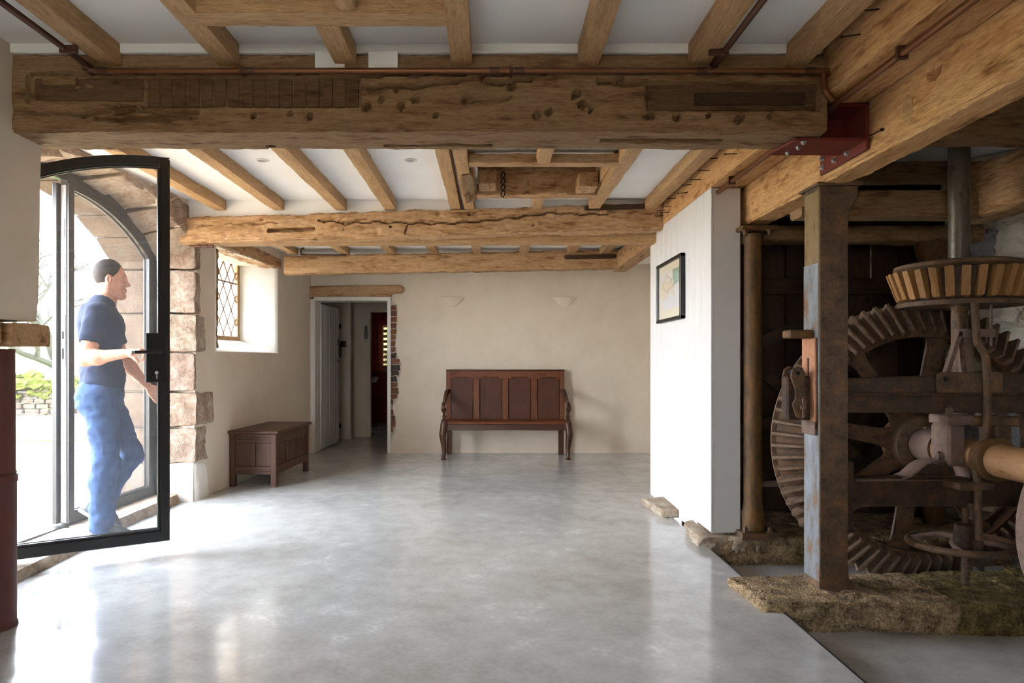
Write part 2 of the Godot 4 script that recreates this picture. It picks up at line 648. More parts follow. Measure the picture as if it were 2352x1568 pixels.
	M.rust = mat(white, rust, Vector3.ONE * 1.3, 0.62, lumps, 0.25)
	M.rust_dark = mat(Color(0.72, 0.68, 0.66), rust, Vector3.ONE * 1.6, 0.55, lumps, 0.25)
	M.iron = mat(Color(1.0, 0.97, 0.95), rust, Vector3.ONE * 2.2, 0.6, lumps, 0.2, soft, Vector3.ONE * 4.0)
	M.cast_iron = mat(Color(0.9, 0.88, 0.86), flaked, Vector3(0.9, 0.45, 0.9), 0.5, lumps, 0.15)
	M.tooth = mat(Color(0.52, 0.44, 0.375), worn, Vector3.ONE * 3.0, 0.45, lumps, 0.1)
	M.tooth.metallic = 0.45
	M.dusty = mat(Color(0.48, 0.4, 0.36), soft, Vector3.ONE * 4.0, 0.85, lumps, 0.3)
	M.red_oxide = mat(Color(0.43, 0.165, 0.13), soft, Vector3.ONE * 3.0, 0.5)
	M.red_column = mat(Color(0.34, 0.175, 0.15), soft, Vector3(1.2, 0.5, 1.2), 0.5)
	M.orange_lead = mat(Color(0.69, 0.49, 0.37), soft, Vector3.ONE * 6.0, 0.6)
	M.ochre_iron = mat(Color(1.0, 0.94, 0.74), rust, Vector3(1.6, 0.6, 1.6), 0.6, lumps, 0.15)
	M.ochre_face = mat(Color(0.5, 0.42, 0.29), worn, Vector3(2.0, 0.7, 2.0), 0.6, lumps, 0.15)
	M.shaft_tan = mat(Color(0.62, 0.47, 0.33), worn, Vector3(2.0, 2.0, 0.7), 0.5, lumps, 0.1)
	M.shaft_grey = mat(Color(0.35, 0.32, 0.28), worn, Vector3(2.0, 0.8, 2.0), 0.35, lumps, 0.1)
	M.shaft_grey.metallic = 0.2
	M.copper = flat(Color(0.5, 0.335, 0.22), 0.42, 0.75)
	M.copper_dull = flat(Color(0.36, 0.24, 0.18), 0.5, 0.5)
	M.brass = flat(Color(0.5, 0.4, 0.24), 0.4, 0.6)
	M.steel = flat(Color(0.75, 0.75, 0.76), 0.28, 0.9)
	M.nail = flat(Color(0.22, 0.17, 0.14), 0.6, 0.6)
	M.frame_black = flat(Color(0.085, 0.08, 0.078), 0.35)
	M.frame_side = M.frame_black
	M.seal = flat(Color(0.05, 0.05, 0.05), 0.7)
	M.glass = flat(Color(0.97, 0.99, 1.0, 0.05), 0.0)
	M.glass.transparency = BaseMaterial3D.TRANSPARENCY_ALPHA
	M.white_paint = flat(Color(0.845, 0.835, 0.825), 0.4)
	M.door_paint = flat(Color(0.82, 0.8, 0.775), 0.22)
	M.trim_paint = flat(Color(0.86, 0.845, 0.82), 0.35)
	M.bare_metal = flat(Color(0.66, 0.66, 0.67), 0.42)
	M.black = flat(Color(0.03, 0.028, 0.026), 0.35)
	M.hole = flat(Color(0.03, 0.022, 0.016), 0.9)
	M.lead = flat(Color(0.42, 0.33, 0.26), 0.6)
	M.red_wall = mat(Color(0.5, 0.18, 0.11), soft, Vector3.ONE * 2.0, 0.8)
	M.curtain = mat(Color(0.8, 0.45, 0.32), soft, Vector3(6, 1, 6), 0.9)
	M.curtain.backlight_enabled = true
	M.curtain.backlight = Color(0.5, 0.2, 0.1)
	var skin := cloth_of(256, [[6.0, 0.5, 0, 3], [40.0, 0.5, 0, 3]], [[0.0, Color(0.72, 0.5, 0.42)], [1.0, Color(0.88, 0.68, 0.59)]], 221, 1.2)
	M.skin = mat(Color(1, 0.98, 0.96), skin, Vector3.ONE * 6.0, 0.5)
	M.skin.subsurf_scatter_enabled = true
	M.skin.subsurf_scatter_strength = 0.12
	M.shirt = mat(Color(0.11, 0.165, 0.28), soft, Vector3.ONE * 5.0, 0.9, lumps, 0.08)
	var denim := cloth_of(256, [[5.0, 0.6, 0, 3], [80.0, 0.4, 0, 2]], [[0.0, Color(0.6, 0.68, 0.78)], [1.0, white]], 231, 1.6)
	M.denim = mat(Color(0.21, 0.32, 0.47), denim, Vector3(4, 1.5, 4), 0.85, lumps, 0.1)
	M.shoe = flat(Color(0.25, 0.27, 0.29), 0.6)
	M.sole = flat(Color(0.8, 0.8, 0.8), 0.7)
	M.hair = mat(Color(0.17, 0.115, 0.085), grain, Vector3.ONE * 12.0, 0.6, lumps, 0.15)
	M.eye = flat(Color(0.85, 0.83, 0.8), 0.2)
	var turf := cloth_of(512, [[6.0, 0.4, 0, 4], [90.0, 0.6, 0, 3]], [[0.0, Color(0.4, 0.46, 0.24)], [0.6, Color(0.56, 0.63, 0.36)], [1.0, Color(0.68, 0.72, 0.46)]], 241, 1.4)
	M.turf = mat(Color(0.62, 0.62, 0.58), turf, Vector3.ONE * 0.6, 0.95, lumps, 2.0)
	M.paving = mat(Color(1, 0.98, 0.94), slab, Vector3.ONE * 0.5, 0.9, lumps, 1.5)
	M.paving.albedo_color = Color(1, 0.97, 0.93)
	M.gravel = mat(Color(0.42, 0.42, 0.43), slab, Vector3.ONE * 1.6, 0.95, lumps, 1.0)
	M.moss = mat(Color(0.62, 0.6, 0.32), turf, Vector3.ONE * 3.0, 0.95, lumps, 2.0)
	M.bark = mat(Color(0.17, 0.17, 0.13), soft, Vector3.ONE * 3.0, 0.9, lumps, 1.0)
	M.field = mat(Color(0.95, 0.95, 0.85), turf, Vector3.ONE * 0.15, 0.95)

# ---------------------------------------------------------------- the setting
func arch(half: float, spring: float, rise: float, n := 14) -> Array:
	# points (s, y) of a low arch over the door, its middle at s = -1.135, from the near springing to the far one
	var r := (half * half + rise * rise) / (2.0 * rise)
	var top := asin(half / r)
	var out := []
	for i in n + 1:
		var a := -top + 2.0 * top * i / n
		out.append(Vector2(-1.135 + r * sin(a), spring + rise - r + r * cos(a)))
	return out

func stone_between(a: Vector2, b: Vector2, c: Vector2, d: Vector2, e: Vector2, f2: Vector2, g: Vector2, h: Vector2, z0: float, z1: float, seed_at: float, amp := 0.012, n := Vector3i(8, 8, 7)) -> Shape:
	# (a b c d) is the outline in s, y at depth z0, (e f g h) at z1, each as low-low, high-low, low-high, high-high
	return hexa([Vector3(a.x, a.y, z0), Vector3(b.x, b.y, z0), Vector3(c.x, c.y, z0), Vector3(d.x, d.y, z0), Vector3(e.x, e.y, z1), Vector3(f2.x, f2.y, z1), Vector3(g.x, g.y, z1), Vector3(h.x, h.y, z1)], n, amp, 5.5, 0.1, seed_at)

func build_left_wall() -> void:
	var w := setting("wall_left", "cream plastered outer wall with stone arch round the glass door", "wall")
	w.transform = WL
	# plaster in three sheets, cut round the arch and the window
	var cut := PackedVector2Array([Vector2(-7.9, -0.05), Vector2(-7.9, 2.6), Vector2(0.9, 2.6), Vector2(0.9, 2.135), Vector2(0.39, 2.135), Vector2(0.39, 1.22), Vector2(0.9, 1.22), Vector2(0.9, -0.05), Vector2(-0.02, -0.05)])
	var over := arch(1.2, 2.0, 0.41)
	over.reverse()
	for p in over:
		cut.append(p)
	cut.append(Vector2(-2.24, -0.05))
	obj("plaster", prism(cut, -0.68, 0.0, 0.0), M.plaster, w)
	var rest := pts([0.9, -0.05, 3.0, -0.05, 3.0, 2.6, 0.9, 2.6, 0.9, 2.135, 1.8, 2.135, 1.8, 1.22, 0.9, 1.22])
	obj("plaster", prism(rest, -0.68, 0.0, 0.0), M.plaster, w)
	# the splayed window reveal, whitewashed
	obj("reveal", prism(pts([1.80, 0.002, 1.83, 0.0, 1.83, -0.66, 1.62, -0.66, 1.62, -0.37, 1.77, -0.02]), 1.21, 2.3, 0.0).moved(Transform3D(Basis(Vector3.RIGHT, Vector3(0, 0, 1), Vector3(0, 1, 0)), Vector3.ZERO)), M.limewash, w)
	obj("reveal", prism(pts([0.39, 0.002, 0.36, 0.0, 0.36, -0.66, 0.55, -0.66, 0.55, -0.37, 0.42, -0.02]), 1.21, 2.3, 0.0).moved(Transform3D(Basis(Vector3.RIGHT, Vector3(0, 0, 1), Vector3(0, 1, 0)), Vector3.ZERO)), M.limewash, w)
	obj("window_ledge", prism(pts([0.001, 1.2205, -0.012, 1.23, -0.05, 1.245, -0.37, 1.36, -0.66, 1.34, -0.66, 1.2205]), 0.39, 1.8, 0.0).moved(Transform3D(Basis(Vector3(0, 0, 1), Vector3.UP, Vector3(1, 0, 0)), Vector3.ZERO)), M.limewash, w)
	obj("jamb_post", timber(0.86, 0.05, 0.035, 0.016, 0.004, 0.014, 5.0).moved(Transform3D(Basis(Vector3.UP, Vector3(-1, 0, 0), Vector3(0, 0, 1)), Vector3(0.432, 1.25, -0.012))), M.old_y, w)
	# quoins of the far jamb, from the plinth up: bottom, top, how far each runs along the wall, where its edge stands
	var q := [[0.31, 0.60, 0.18, 0.01], [0.605, 0.885, 0.3, 0.02], [0.89, 1.205, 0.02, -0.01], [1.21, 1.515, 0.15, 0.015], [1.52, 1.87, 0.08, -0.005], [1.875, 2.1, 0.08, 0.0]]
	for i in q.size():
		var a: Array = q[i]
		var e: float = a[3]
		var s := stone_between(Vector2(-0.13, a[0]), Vector2(0.24, a[0]), Vector2(-0.13, a[1]), Vector2(0.24, a[1]), Vector2(e - 0.012, a[0] + 0.006), Vector2(e + a[2], a[0] + 0.01), Vector2(e - 0.012, a[1] - 0.006), Vector2(e + a[2] - 0.01, a[1] - 0.008), -0.30, 0.018, i * 13.7, 0.013, Vector3i(12, 14, 12))
		obj("stone", s, M.stones[(i * 3) % 4], w)
		obj("stone", span(Vector3(-0.075, a[0] + 0.003, -0.66), Vector3(0.1, a[1] - 0.003, -0.315), 0.008), M.dressed, w)
		# and those of the near jamb
		obj("stone", stone_between(Vector2(-2.5, a[0]), Vector2(-2.15, a[0]), Vector2(-2.5, a[1]), Vector2(-2.15, a[1]), Vector2(-2.5, a[0]), Vector2(-2.27, a[0]), Vector2(-2.5, a[1]), Vector2(-2.27, a[1]), -0.30, 0.015, i * 7.1 + 90, 0.015, Vector3i(4, 5, 5)), M.stones[(i + 1) % 4], w)
		obj("stone", span(Vector3(-2.4, a[0] + 0.003, -0.66), Vector3(-2.19, a[1] - 0.003, -0.315), 0.008), M.dressed, w)
	# whitewashed foot of the jambs
	obj("plinth", hexa([Vector3(-0.14, -0.04, -0.34), Vector3(0.3, -0.04, -0.3), Vector3(-0.13, 0.32, -0.32), Vector3(0.24, 0.32, -0.3), Vector3(0.02, -0.04, 0.03), Vector3(0.30, -0.04, 0.0), Vector3(0.0, 0.315, 0.012), Vector3(0.22, 0.315, 0.0)], Vector3i(10, 10, 10), 0.008, 6.0, 0.2, 3.0), M.limewash, w)
	obj("plinth", hexa([Vector3(-2.5, -0.04, -0.34), Vector3(-2.15, -0.04, -0.3), Vector3(-2.5, 0.32, -0.32), Vector3(-2.15, 0.32, -0.3), Vector3(-2.5, -0.04, 0.02), Vector3(-2.28, -0.04, 0.02), Vector3(-2.5, 0.315, 0.01), Vector3(-2.27, 0.315, 0.01)], Vector3i(5, 5, 5), 0.008, 6.0, 0.2, 9.0), M.limewash, w)
	obj("plinth", span(Vector3(-0.07, -0.05, -0.66), Vector3(0.1, 0.31, -0.34), 0.005), M.dressed, w)
	obj("plinth", span(Vector3(-2.4, -0.05, -0.66), Vector3(-2.2, 0.31, -0.34), 0.005), M.dressed, w)
	# arch stones: rough and splayed to the room, dressed outside
	var inner := arch(1.03, 1.95, 0.41, 9)
	var face := arch(1.13, 2.06, 0.33, 9)
	var back := arch(1.52, 2.15, 0.47, 9)
	var plain := arch(1.06, 1.93, 0.42, 9)
	for i in 9:
		var wob := 0.02 * sin(i * 2.3)
		var p := [inner[i], inner[i + 1], face[i], face[i + 1], back[i], back[i + 1], plain[i], plain[i + 1]]
		for k in 8:
			p[k].y = minf(p[k].y + (wob if k < 4 else 0.0), 2.41)
			p[k].x += 0.006 if k % 2 == 0 else -0.006
		p[4].y = maxf(minf(p[4].y, 2.41), p[2].y + 0.02)
		p[5].y = maxf(minf(p[5].y, 2.41), p[3].y + 0.02)
		obj("arch_stone", stone_between(p[0], p[1], p[4], p[5], p[2], p[3], p[4], p[5], -0.30, 0.012, i * 5.3 + 40, 0.014, Vector3i(12, 10, 10)), M.stones[(i * 3 + 1) % 4], w)
		obj("arch_stone", stone_between(p[6], p[7], p[4], p[5], p[6], p[7], p[4], p[5], -0.66, -0.315, i * 3.1, 0.0, Vector3i(2, 2, 2)), M.dressed, w)
	# worn doorstep
	var sill := setting("trim_1", "worn pale stone doorstep under the arched glass doors", "doorstep")
	sill.transform = WL
	obj("stone", hexa([Vector3(-2.22, -0.05, -0.66), Vector3(-1.16, -0.05, -0.66), Vector3(-2.22, 0.07, -0.66), Vector3(-1.16, 0.07, -0.66), Vector3(-2.5, -0.05, 0.17), Vector3(-1.16, -0.05, 0.03), Vector3(-2.5, 0.045, 0.16), Vector3(-1.16, 0.07, 0.02)], Vector3i(22, 4, 16), 0.012, 7.0, 0.1, 1.0), M.stones[1], sill)
	obj("stone", hexa([Vector3(-1.15, -0.05, -0.66), Vector3(-0.06, -0.05, -0.66), Vector3(-1.15, 0.07, -0.66), Vector3(-0.06, 0.07, -0.66), Vector3(-1.15, -0.05, -0.02), Vector3(-0.06, -0.05, -0.06), Vector3(-1.15, 0.07, -0.03), Vector3(-0.06, 0.075, -0.08)], Vector3i(22, 4, 14), 0.012, 7.0, 0.1, 2.0), M.stones[3], sill)

func build_window() -> void:
	var w := setting("window_1", "small leaded window with diamond panes in deep white reveal", "window")
	w.transform = WL * T(0.56, 1.36, -0.36)
	var W := 1.05
	var H := 0.84
	var lead := func(a: Vector2, b: Vector2, r: float) -> Shape:
		return tube([Vector3(a.x, a.y, 0), Vector3(b.x, b.y, 0)], r, 6)
	for b in [[Vector3(-0.02, -0.02, -0.02), Vector3(W + 0.02, 0.03, 0.02)], [Vector3(-0.02, H - 0.03, -0.02), Vector3(W + 0.02, H + 0.02, 0.02)], [Vector3(-0.02, 0.03, -0.02), Vector3(0.03, H - 0.03, 0.02)], [Vector3(W - 0.03, 0.03, -0.02), Vector3(W + 0.02, H - 0.03, 0.02)], [Vector3(W / 2 - 0.006, 0.03, -0.012), Vector3(W / 2 + 0.006, H - 0.03, 0.012)]]:
		obj("window_frame", span(b[0], b[1], 0.004), M.joist_y, w)
	obj("glazing_bar", span(Vector3(0.03, H * 0.68, -0.01), Vector3(W - 0.03, H * 0.68 + 0.014, 0.012), 0.003), M.lead, w)
	var across := 0.175
	var rise := 0.24
	for k in range(-4, 8):
		for d in [1.0, -1.0]:
			var a := Vector2(k * across, 0.02 if d > 0 else H - 0.02)
			var b := a + Vector2(across * (H - 0.04) / rise, (H - 0.04) * d)
			var lo := Vector2(0.03, 0.02)
			var hi := Vector2(W - 0.03, H - 0.02)
			if b.x < lo.x or a.x > hi.x:
				continue
			if a.x < lo.x: a = a.lerp(b, (lo.x - a.x) / (b.x - a.x))
			if b.x > hi.x: b = a.lerp(b, (hi.x - a.x) / (b.x - a.x))
			obj("lead_strip", lead.call(a, b, 0.0075), M.lead, w)
	obj("pane", span(Vector3(0.02, 0.02, -0.003), Vector3(W - 0.02, H - 0.02, 0.003), 0.0), M.glass, w)
	var l := thing("window_lintel", "rough split oak lintel over the leaded window", "lintel", WL * Vector3(0.36, 2.13, 0.0))
	l.basis = WL.basis
	obj("plank", timber(1.56, 0.13, 0.17, 0.02, 0.012, 0.014, 3.0).moved(T(-0.02, 0.0, -0.075)), M.beam_z, l)
	obj("plank", timber(1.46, 0.1, 0.16, 0.03, 0.008, 0.01, 8.0).moved(T(0.0, 0.045, -0.25)), M.beam_z, l)
	obj("plank", timber(1.46, 0.1, 0.26, 0.03, 0.008, 0.01, 4.0).moved(T(0.0, 0.06, -0.47)), M.beam_z, l)

func build_shell() -> void:
	var fl := setting("floor", "polished grey concrete floor with pale scuffs", "floor")
	obj("slab", span(Vector3(-2.93, -0.11, -5.868), Vector3(1.32, 0.0, 2.6), 0.002), M.concrete, fl)
	obj("slab", span(Vector3(-2.93, -0.11, -16.0), Vector3(1.32, 0.0, -5.872), 0.002), M.concrete, fl)
	setting("floor_pit", "lower concrete floor of the gear pit", "floor", span(Vector3(1.3, -0.25, -5.3), Vector3(4.2, -0.1, 2.6), 0.0), M.concrete)
	setting("floor_back", "concrete floor behind the white boarded partition", "floor", span(Vector3(1.32, -0.11, -8.7), Vector3(3.0, 0.0, -5.6), 0.0), M.concrete)
	var edge := setting("trim_2", "thin metal edge strip along the concrete floor above the pit", "floor edge", span(Vector3(1.318, -0.1, -4.12), Vector3(1.326, 0.002, 2.5), 0.0), M.frame_side)
	edge.set_meta("kind", "structure")
	build_left_wall()
	build_window()
	# back wall, cut for the plank door
	var bw := setting("wall_back", "cream plaster end wall behind the settle", "wall")
	bw.position = Vector3(0, 0, -8.43)
	obj("plaster", prism(pts([-2.6, -0.05, -2.185, -0.05, -2.185, 1.885, -1.285, 1.885, -1.285, -0.05, 2.9, -0.05, 2.9, 2.6, -2.6, 2.6]), -0.25, 0.0), M.plaster, bw)
	# bare bricks beside the door frame, edge of the plaster broken away
	var rows := [[1.79, 0.115], [1.72, 0.12], [1.645, 0.12], [1.57, 0.115], [1.5, 0.115], [1.425, 0.105], [1.35, 0.1], [1.275, 0.1], [1.2, 0.115], [1.13, 0.155], [1.055, 0.165], [0.985, 0.15], [0.915, 0.125], [0.84, 0.13], [0.77, 0.14], [0.7, 0.125], [0.63, 0.075], [0.5, 0.075], [0.43, 0.1], [0.36, 0.1], [0.29, 0.075], [0.22, 0.05]]
	for i in rows.size():
		var y: float = rows[i][0]
		var x1: float = rows[i][1] - 0.045
		var s := hexa([Vector3(-1.25, y - 0.034, -0.06), Vector3(-1.25 + x1, y - 0.034, -0.06), Vector3(-1.25, y + 0.034, -0.06), Vector3(-1.25 + x1, y + 0.034, -0.06), Vector3(-1.25, y - 0.0335, 0.012), Vector3(-1.25 + x1, y - 0.0335 + 0.006 * sin(i * 3.0), 0.01), Vector3(-1.25, y + 0.0335, 0.012), Vector3(-1.25 + x1, y + 0.0335, 0.01)], Vector3i(4, 4, 3), 0.012, 20.0, 0.2, i * 3.0)
		obj("brick", s, M.bricks[(i * 7 + i / 3) % 5 if i != 11 else 3], bw)
	obj("plaster_edge", prism(pts([-1.26, 1.84, -1.21, 1.86, -1.165, 1.83, -1.17, 1.6, -1.185, 1.35, -1.165, 1.2, -1.115, 1.11, -1.115, 1.03, -1.145, 0.93, -1.16, 0.84, -1.145, 0.74, -1.17, 0.65, -1.215, 0.6, -1.225, 0.55, -1.205, 0.48, -1.18, 0.42, -1.185, 0.32, -1.21, 0.22, -1.23, 0.18, -1.26, 0.18]), -0.05, 0.003, 0.0), M.mortar, bw)
	# two plaster wall lights that stand out of the wall as half bowls
	for i in 2:
		var x: float = [-0.485, 0.898][i]
		var l := thing("wall_light", ["plaster half-bowl wall light above the left end of the settle", "plaster half-bowl wall light above the right end of the settle"][i], "wall light", Vector3(x, 1.8, -8.43), "plaster wall lights on the end wall")
		var prof := PackedVector2Array()
		for k in 13:
			var a := k / 12.0
			prof.append(Vector2(0.004 + 0.146 * pow(a, 0.6), a * 0.12))
		for k in 13:
			var a := 1.0 - k / 12.0
			prof.append(Vector2(maxf(0.0, 0.146 * pow(a, 0.6) - 0.008), 0.004 + a * 0.116))
		obj("shade", lathe(prof, 22, true, 0.0, PI).moved(Transform3D(Basis(Vector3.RIGHT, Vector3.UP, Vector3(0, 0, 0.33)), Vector3(0, 0, -0.004))), M.plaster, l)
		obj("lamp", lathe(pts([0, 0, 0.025, 0.01, 0.03, 0.05, 0.02, 0.07, 0, 0.075]), 12).moved(T(0, 0.055, 0.014).scaled_local(Vector3(0.4, 0.6, 0.3))), M.white_paint, l)
	# ceilings
	var c := setting("ceiling", "white plaster ceiling between the joists", "ceiling")
	for b in [[Vector3(-3.4, 2.42, -4.23), Vector3(1.4, 2.7, 2.6)], [Vector3(-3.1, 2.42, -5.55), Vector3(1.4, 2.7, -4.97)], [Vector3(-3.1, 2.42, -4.97), Vector3(-0.1, 2.7, -4.23)], [Vector3(0.8, 2.42, -4.97), Vector3(1.4, 2.7, -4.23)], [Vector3(-0.12, 2.66, -4.99), Vector3(0.82, 2.76, -4.2)]]:
		obj("plaster", span(b[0], b[1], 0.0), M.ceiling, c)
	setting("ceiling_far", "white plaster ceiling of the far bay", "ceiling", span(Vector3(-3.0, 2.33, -8.75), Vector3(3.0, 2.7, -5.55), 0.0), M.ceiling)
	c = setting("ceiling_pit", "white plaster ceiling over the gear pit", "ceiling")
	for b in [[Vector3(1.4, 2.46, -5.3), Vector3(4.2, 2.7, 2.6)], [Vector3(1.4, 2.3, -5.56), Vector3(3.0, 2.7, -5.3)]]:
		obj("plaster", span(b[0], b[1], 0.0), M.ceiling, c)
	c = setting("trim_6", "white plaster strip between the ceiling and the cross beams", "plaster trim")
	# plaster lips where the ceiling meets the beams
	for b in [[Vector3(-1.95, 2.384, -2.79), Vector3(1.34, 2.425, -2.757)], [Vector3(-2.45, 2.265, -5.56), Vector3(1.34, 2.425, -5.435)]]:
		obj("plaster_lip", span(b[0], b[1], 0.004), M.ceiling, c)
	for x in [-0.655, -0.44]:
		obj("plaster_patch", span(Vector3(x - 0.06, 2.315, -2.765), Vector3(x + 0.06, 2.39, -2.752), 0.003), M.ceiling, c)
	# the near wall stub on its lintel, the walls behind the camera, the far side of the pit
	var stub := setting("wall_near", "plastered near wall carried on the oak plank over the red column", "wall")
	obj("plaster", hexa([Vector3(-2.35, 1.3, -2.96), Vector3(-1.955, 1.3, -2.965), Vector3(-2.35, 2.5, -2.97), Vector3(-1.945, 2.5, -2.985), Vector3(-2.35, 1.3, 2.5), Vector3(-1.95, 1.3, 2.5), Vector3(-2.35, 2.5, 2.5), Vector3(-1.95, 2.5, 2.5)], Vector3i(3, 10, 40), 0.004, 4.0, 0.03), M.plaster, stub)
	var bh := setting("wall_behind", "plaster wall with window behind the viewer", "wall")
	for q in [[-3.5, -0.3, 4.2, 0.9], [-3.5, 1.9, 4.2, 2.7], [-3.5, 0.9, -1.5, 1.9], [-0.5, 0.9, 4.2, 1.9]]:
		obj("plaster", span(Vector3(q[0], q[1], 2.4), Vector3(q[2], q[3], 2.65), 0.0), M.plaster, bh)
	var pw := setting("window_3", "plain window behind the viewer", "window", null, null, Vector3(-1.5, 0.9, 2.5))
	plain_window(pw, 1.0, 1.0)
	pw = setting("window_4", "small plain window in the side wall of the pit", "window")
	pw.transform = Transform3D(Basis(Vector3.UP, -PI / 2), Vector3(4.0, 0.95, -1.3))
	plain_window(pw, 0.55, 0.75)
	# the white boarded partition
	var p := setting("wall_right", "white painted boarded partition beside the gear pit", "wall")
	var z := -4.217
	var n := 11
	var each := (5.82 - 4.217) / n
	for i in n:
		var z1 := z - each
		var foot := 0.08 if i < 2 else (0.0 if i > 2 else 0.02)
		obj("board", span(Vector3(1.352, foot, z1 + 0.0025), Vector3(1.37, 2.212, z - 0.0025), 0.003), M.white_paint, p)
		z = z1
	obj("partition_core", span(Vector3(1.366, 0.07, -5.83), Vector3(1.53, 2.208, -4.235), 0.0), M.white_paint, p)
	obj("end_board", span(Vector3(1.356, 0.082, -4.236), Vector3(1.535, 2.205, -4.216), 0.003), M.white_paint, p)
	obj("corner_bead", span(Vector3(1.35, 0.08, -4.224), Vector3(1.366, 2.21, -4.212), 0.003), M.white_paint, p)
	setting("wall_return", "plaster wall behind the boarded partition", "wall", span(Vector3(1.36, -0.2, -5.86), Vector3(3.0, 2.5, -5.6), 0.0), M.plaster)
	setting("wall_far_right", "plaster side wall of the room behind the partition", "wall", span(Vector3(2.7, -0.2, -8.7), Vector3(2.95, 2.6, -5.6), 0.0), M.plaster)
	build_rubble_wall()
	build_back_hall()

func plain_window(o: Node3D, w: float, h: float) -> void:
	for x in [0.0, w / 2 - 0.025, w - 0.05]:
		obj("window_frame", span(Vector3(x, 0, -0.03), Vector3(x + 0.05, h, 0.03), 0.004), M.trim_paint, o)
	for y in [0.0, h - 0.05]:
		obj("window_frame", span(Vector3(0, y, -0.028), Vector3(w, y + 0.05, 0.028), 0.004), M.trim_paint, o)
	obj("pane", span(Vector3(0, 0, -0.003), Vector3(w, h, 0.003), 0.0), M.glass, o)

func build_rubble_wall() -> void:
	var w := setting("wall_stone", "whitewashed rubble stone wall behind the mill gears", "wall")
	w.transform = Transform3D(Basis(Vector3(0.743, 0, -0.669), Vector3.UP, Vector3(0.669, 0, 0.743)), Vector3(2.86, 0, -4.72))
	obj("mortar", span(Vector3(0.01, -0.3, 0.19), Vector3(0.3, 2.7, 1.5), 0.0), M.mortar, w)
	var ps := setting("wall_pit_side", "plain side wall of the gear pit", "wall")
	for q in [[-0.3, 0.95, -3.75, 2.6], [1.7, 2.7, -3.75, 2.6], [0.95, 1.7, -3.75, -1.3], [0.95, 1.7, -0.75, 2.6]]:
		obj("plaster", span(Vector3(3.88, q[0], q[2]), Vector3(4.2, q[1], q[3]), 0.0), M.mortar, ps)
	rng.seed = 5
	var y := -0.1
	var row := 0
	while y < 2.4:
		var h := rng.randf_range(0.11, 0.23)
		var z := 1.45 - rng.randf() * 0.15
		while z > 0.24:
			var l := rng.randf_range(0.14, 0.4)
			var z1 := maxf(z - l, 0.2)
			var proud := rng.randf_range(0.0, 0.05)
			var tilt := rng.randf_range(-0.02, 0.02)
			var c := [Vector3(0.0 - proud, y + 0.012, z - 0.01), Vector3(0.06, y + 0.012, z - 0.01), Vector3(0.0 - proud, y + h - 0.01 + tilt, z - 0.012), Vector3(0.06, y + h - 0.01, z - 0.012), Vector3(0.0 - proud, y + 0.012 - tilt, z1 + 0.01), Vector3(0.06, y + 0.012, z1 + 0.01), Vector3(0.0 - proud, y + h - 0.014, z1 + 0.012), Vector3(0.06, y + h - 0.014, z1 + 0.012)]
			obj("stone", hexa(c, Vector3i(3, 7, 7), 0.03, 8.0, 0.3, rng.randf() * 50.0), M.rubble[rng.randi() % 5], w)
			z = z1
		y += h
		row += 1
	# dark boards closing the back of the pit, a narrow daylight gap between two of them
	var b := setting("wall_pit", "black old boards closing the back of the gear pit", "wall")
	var x := 1.4
	var i := 0
	while x < 3.4:
		var x1 := x + 0.19 + 0.05 * sin(i * 2.1)
		if x < 2.6 and x1 > 2.6:
			x1 = 2.792
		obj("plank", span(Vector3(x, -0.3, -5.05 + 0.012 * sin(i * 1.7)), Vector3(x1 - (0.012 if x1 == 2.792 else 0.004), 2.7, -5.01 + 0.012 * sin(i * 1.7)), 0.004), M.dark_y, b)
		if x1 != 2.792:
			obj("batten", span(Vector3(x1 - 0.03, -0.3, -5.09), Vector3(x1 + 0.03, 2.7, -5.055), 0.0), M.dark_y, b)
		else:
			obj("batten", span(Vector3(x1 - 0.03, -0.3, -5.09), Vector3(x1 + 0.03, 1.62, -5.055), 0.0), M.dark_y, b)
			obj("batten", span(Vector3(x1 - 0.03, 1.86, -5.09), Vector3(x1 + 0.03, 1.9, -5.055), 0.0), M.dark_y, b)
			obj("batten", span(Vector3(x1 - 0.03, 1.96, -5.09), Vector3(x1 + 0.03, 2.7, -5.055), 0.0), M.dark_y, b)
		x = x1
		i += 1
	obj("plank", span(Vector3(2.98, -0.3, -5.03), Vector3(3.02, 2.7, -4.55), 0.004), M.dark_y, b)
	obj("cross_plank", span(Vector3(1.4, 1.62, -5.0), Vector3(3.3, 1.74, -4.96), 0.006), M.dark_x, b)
	obj("cross_plank", span(Vector3(1.4, 0.5, -5.0), Vector3(3.3, 0.62, -4.96), 0.006), M.dark_x, b)

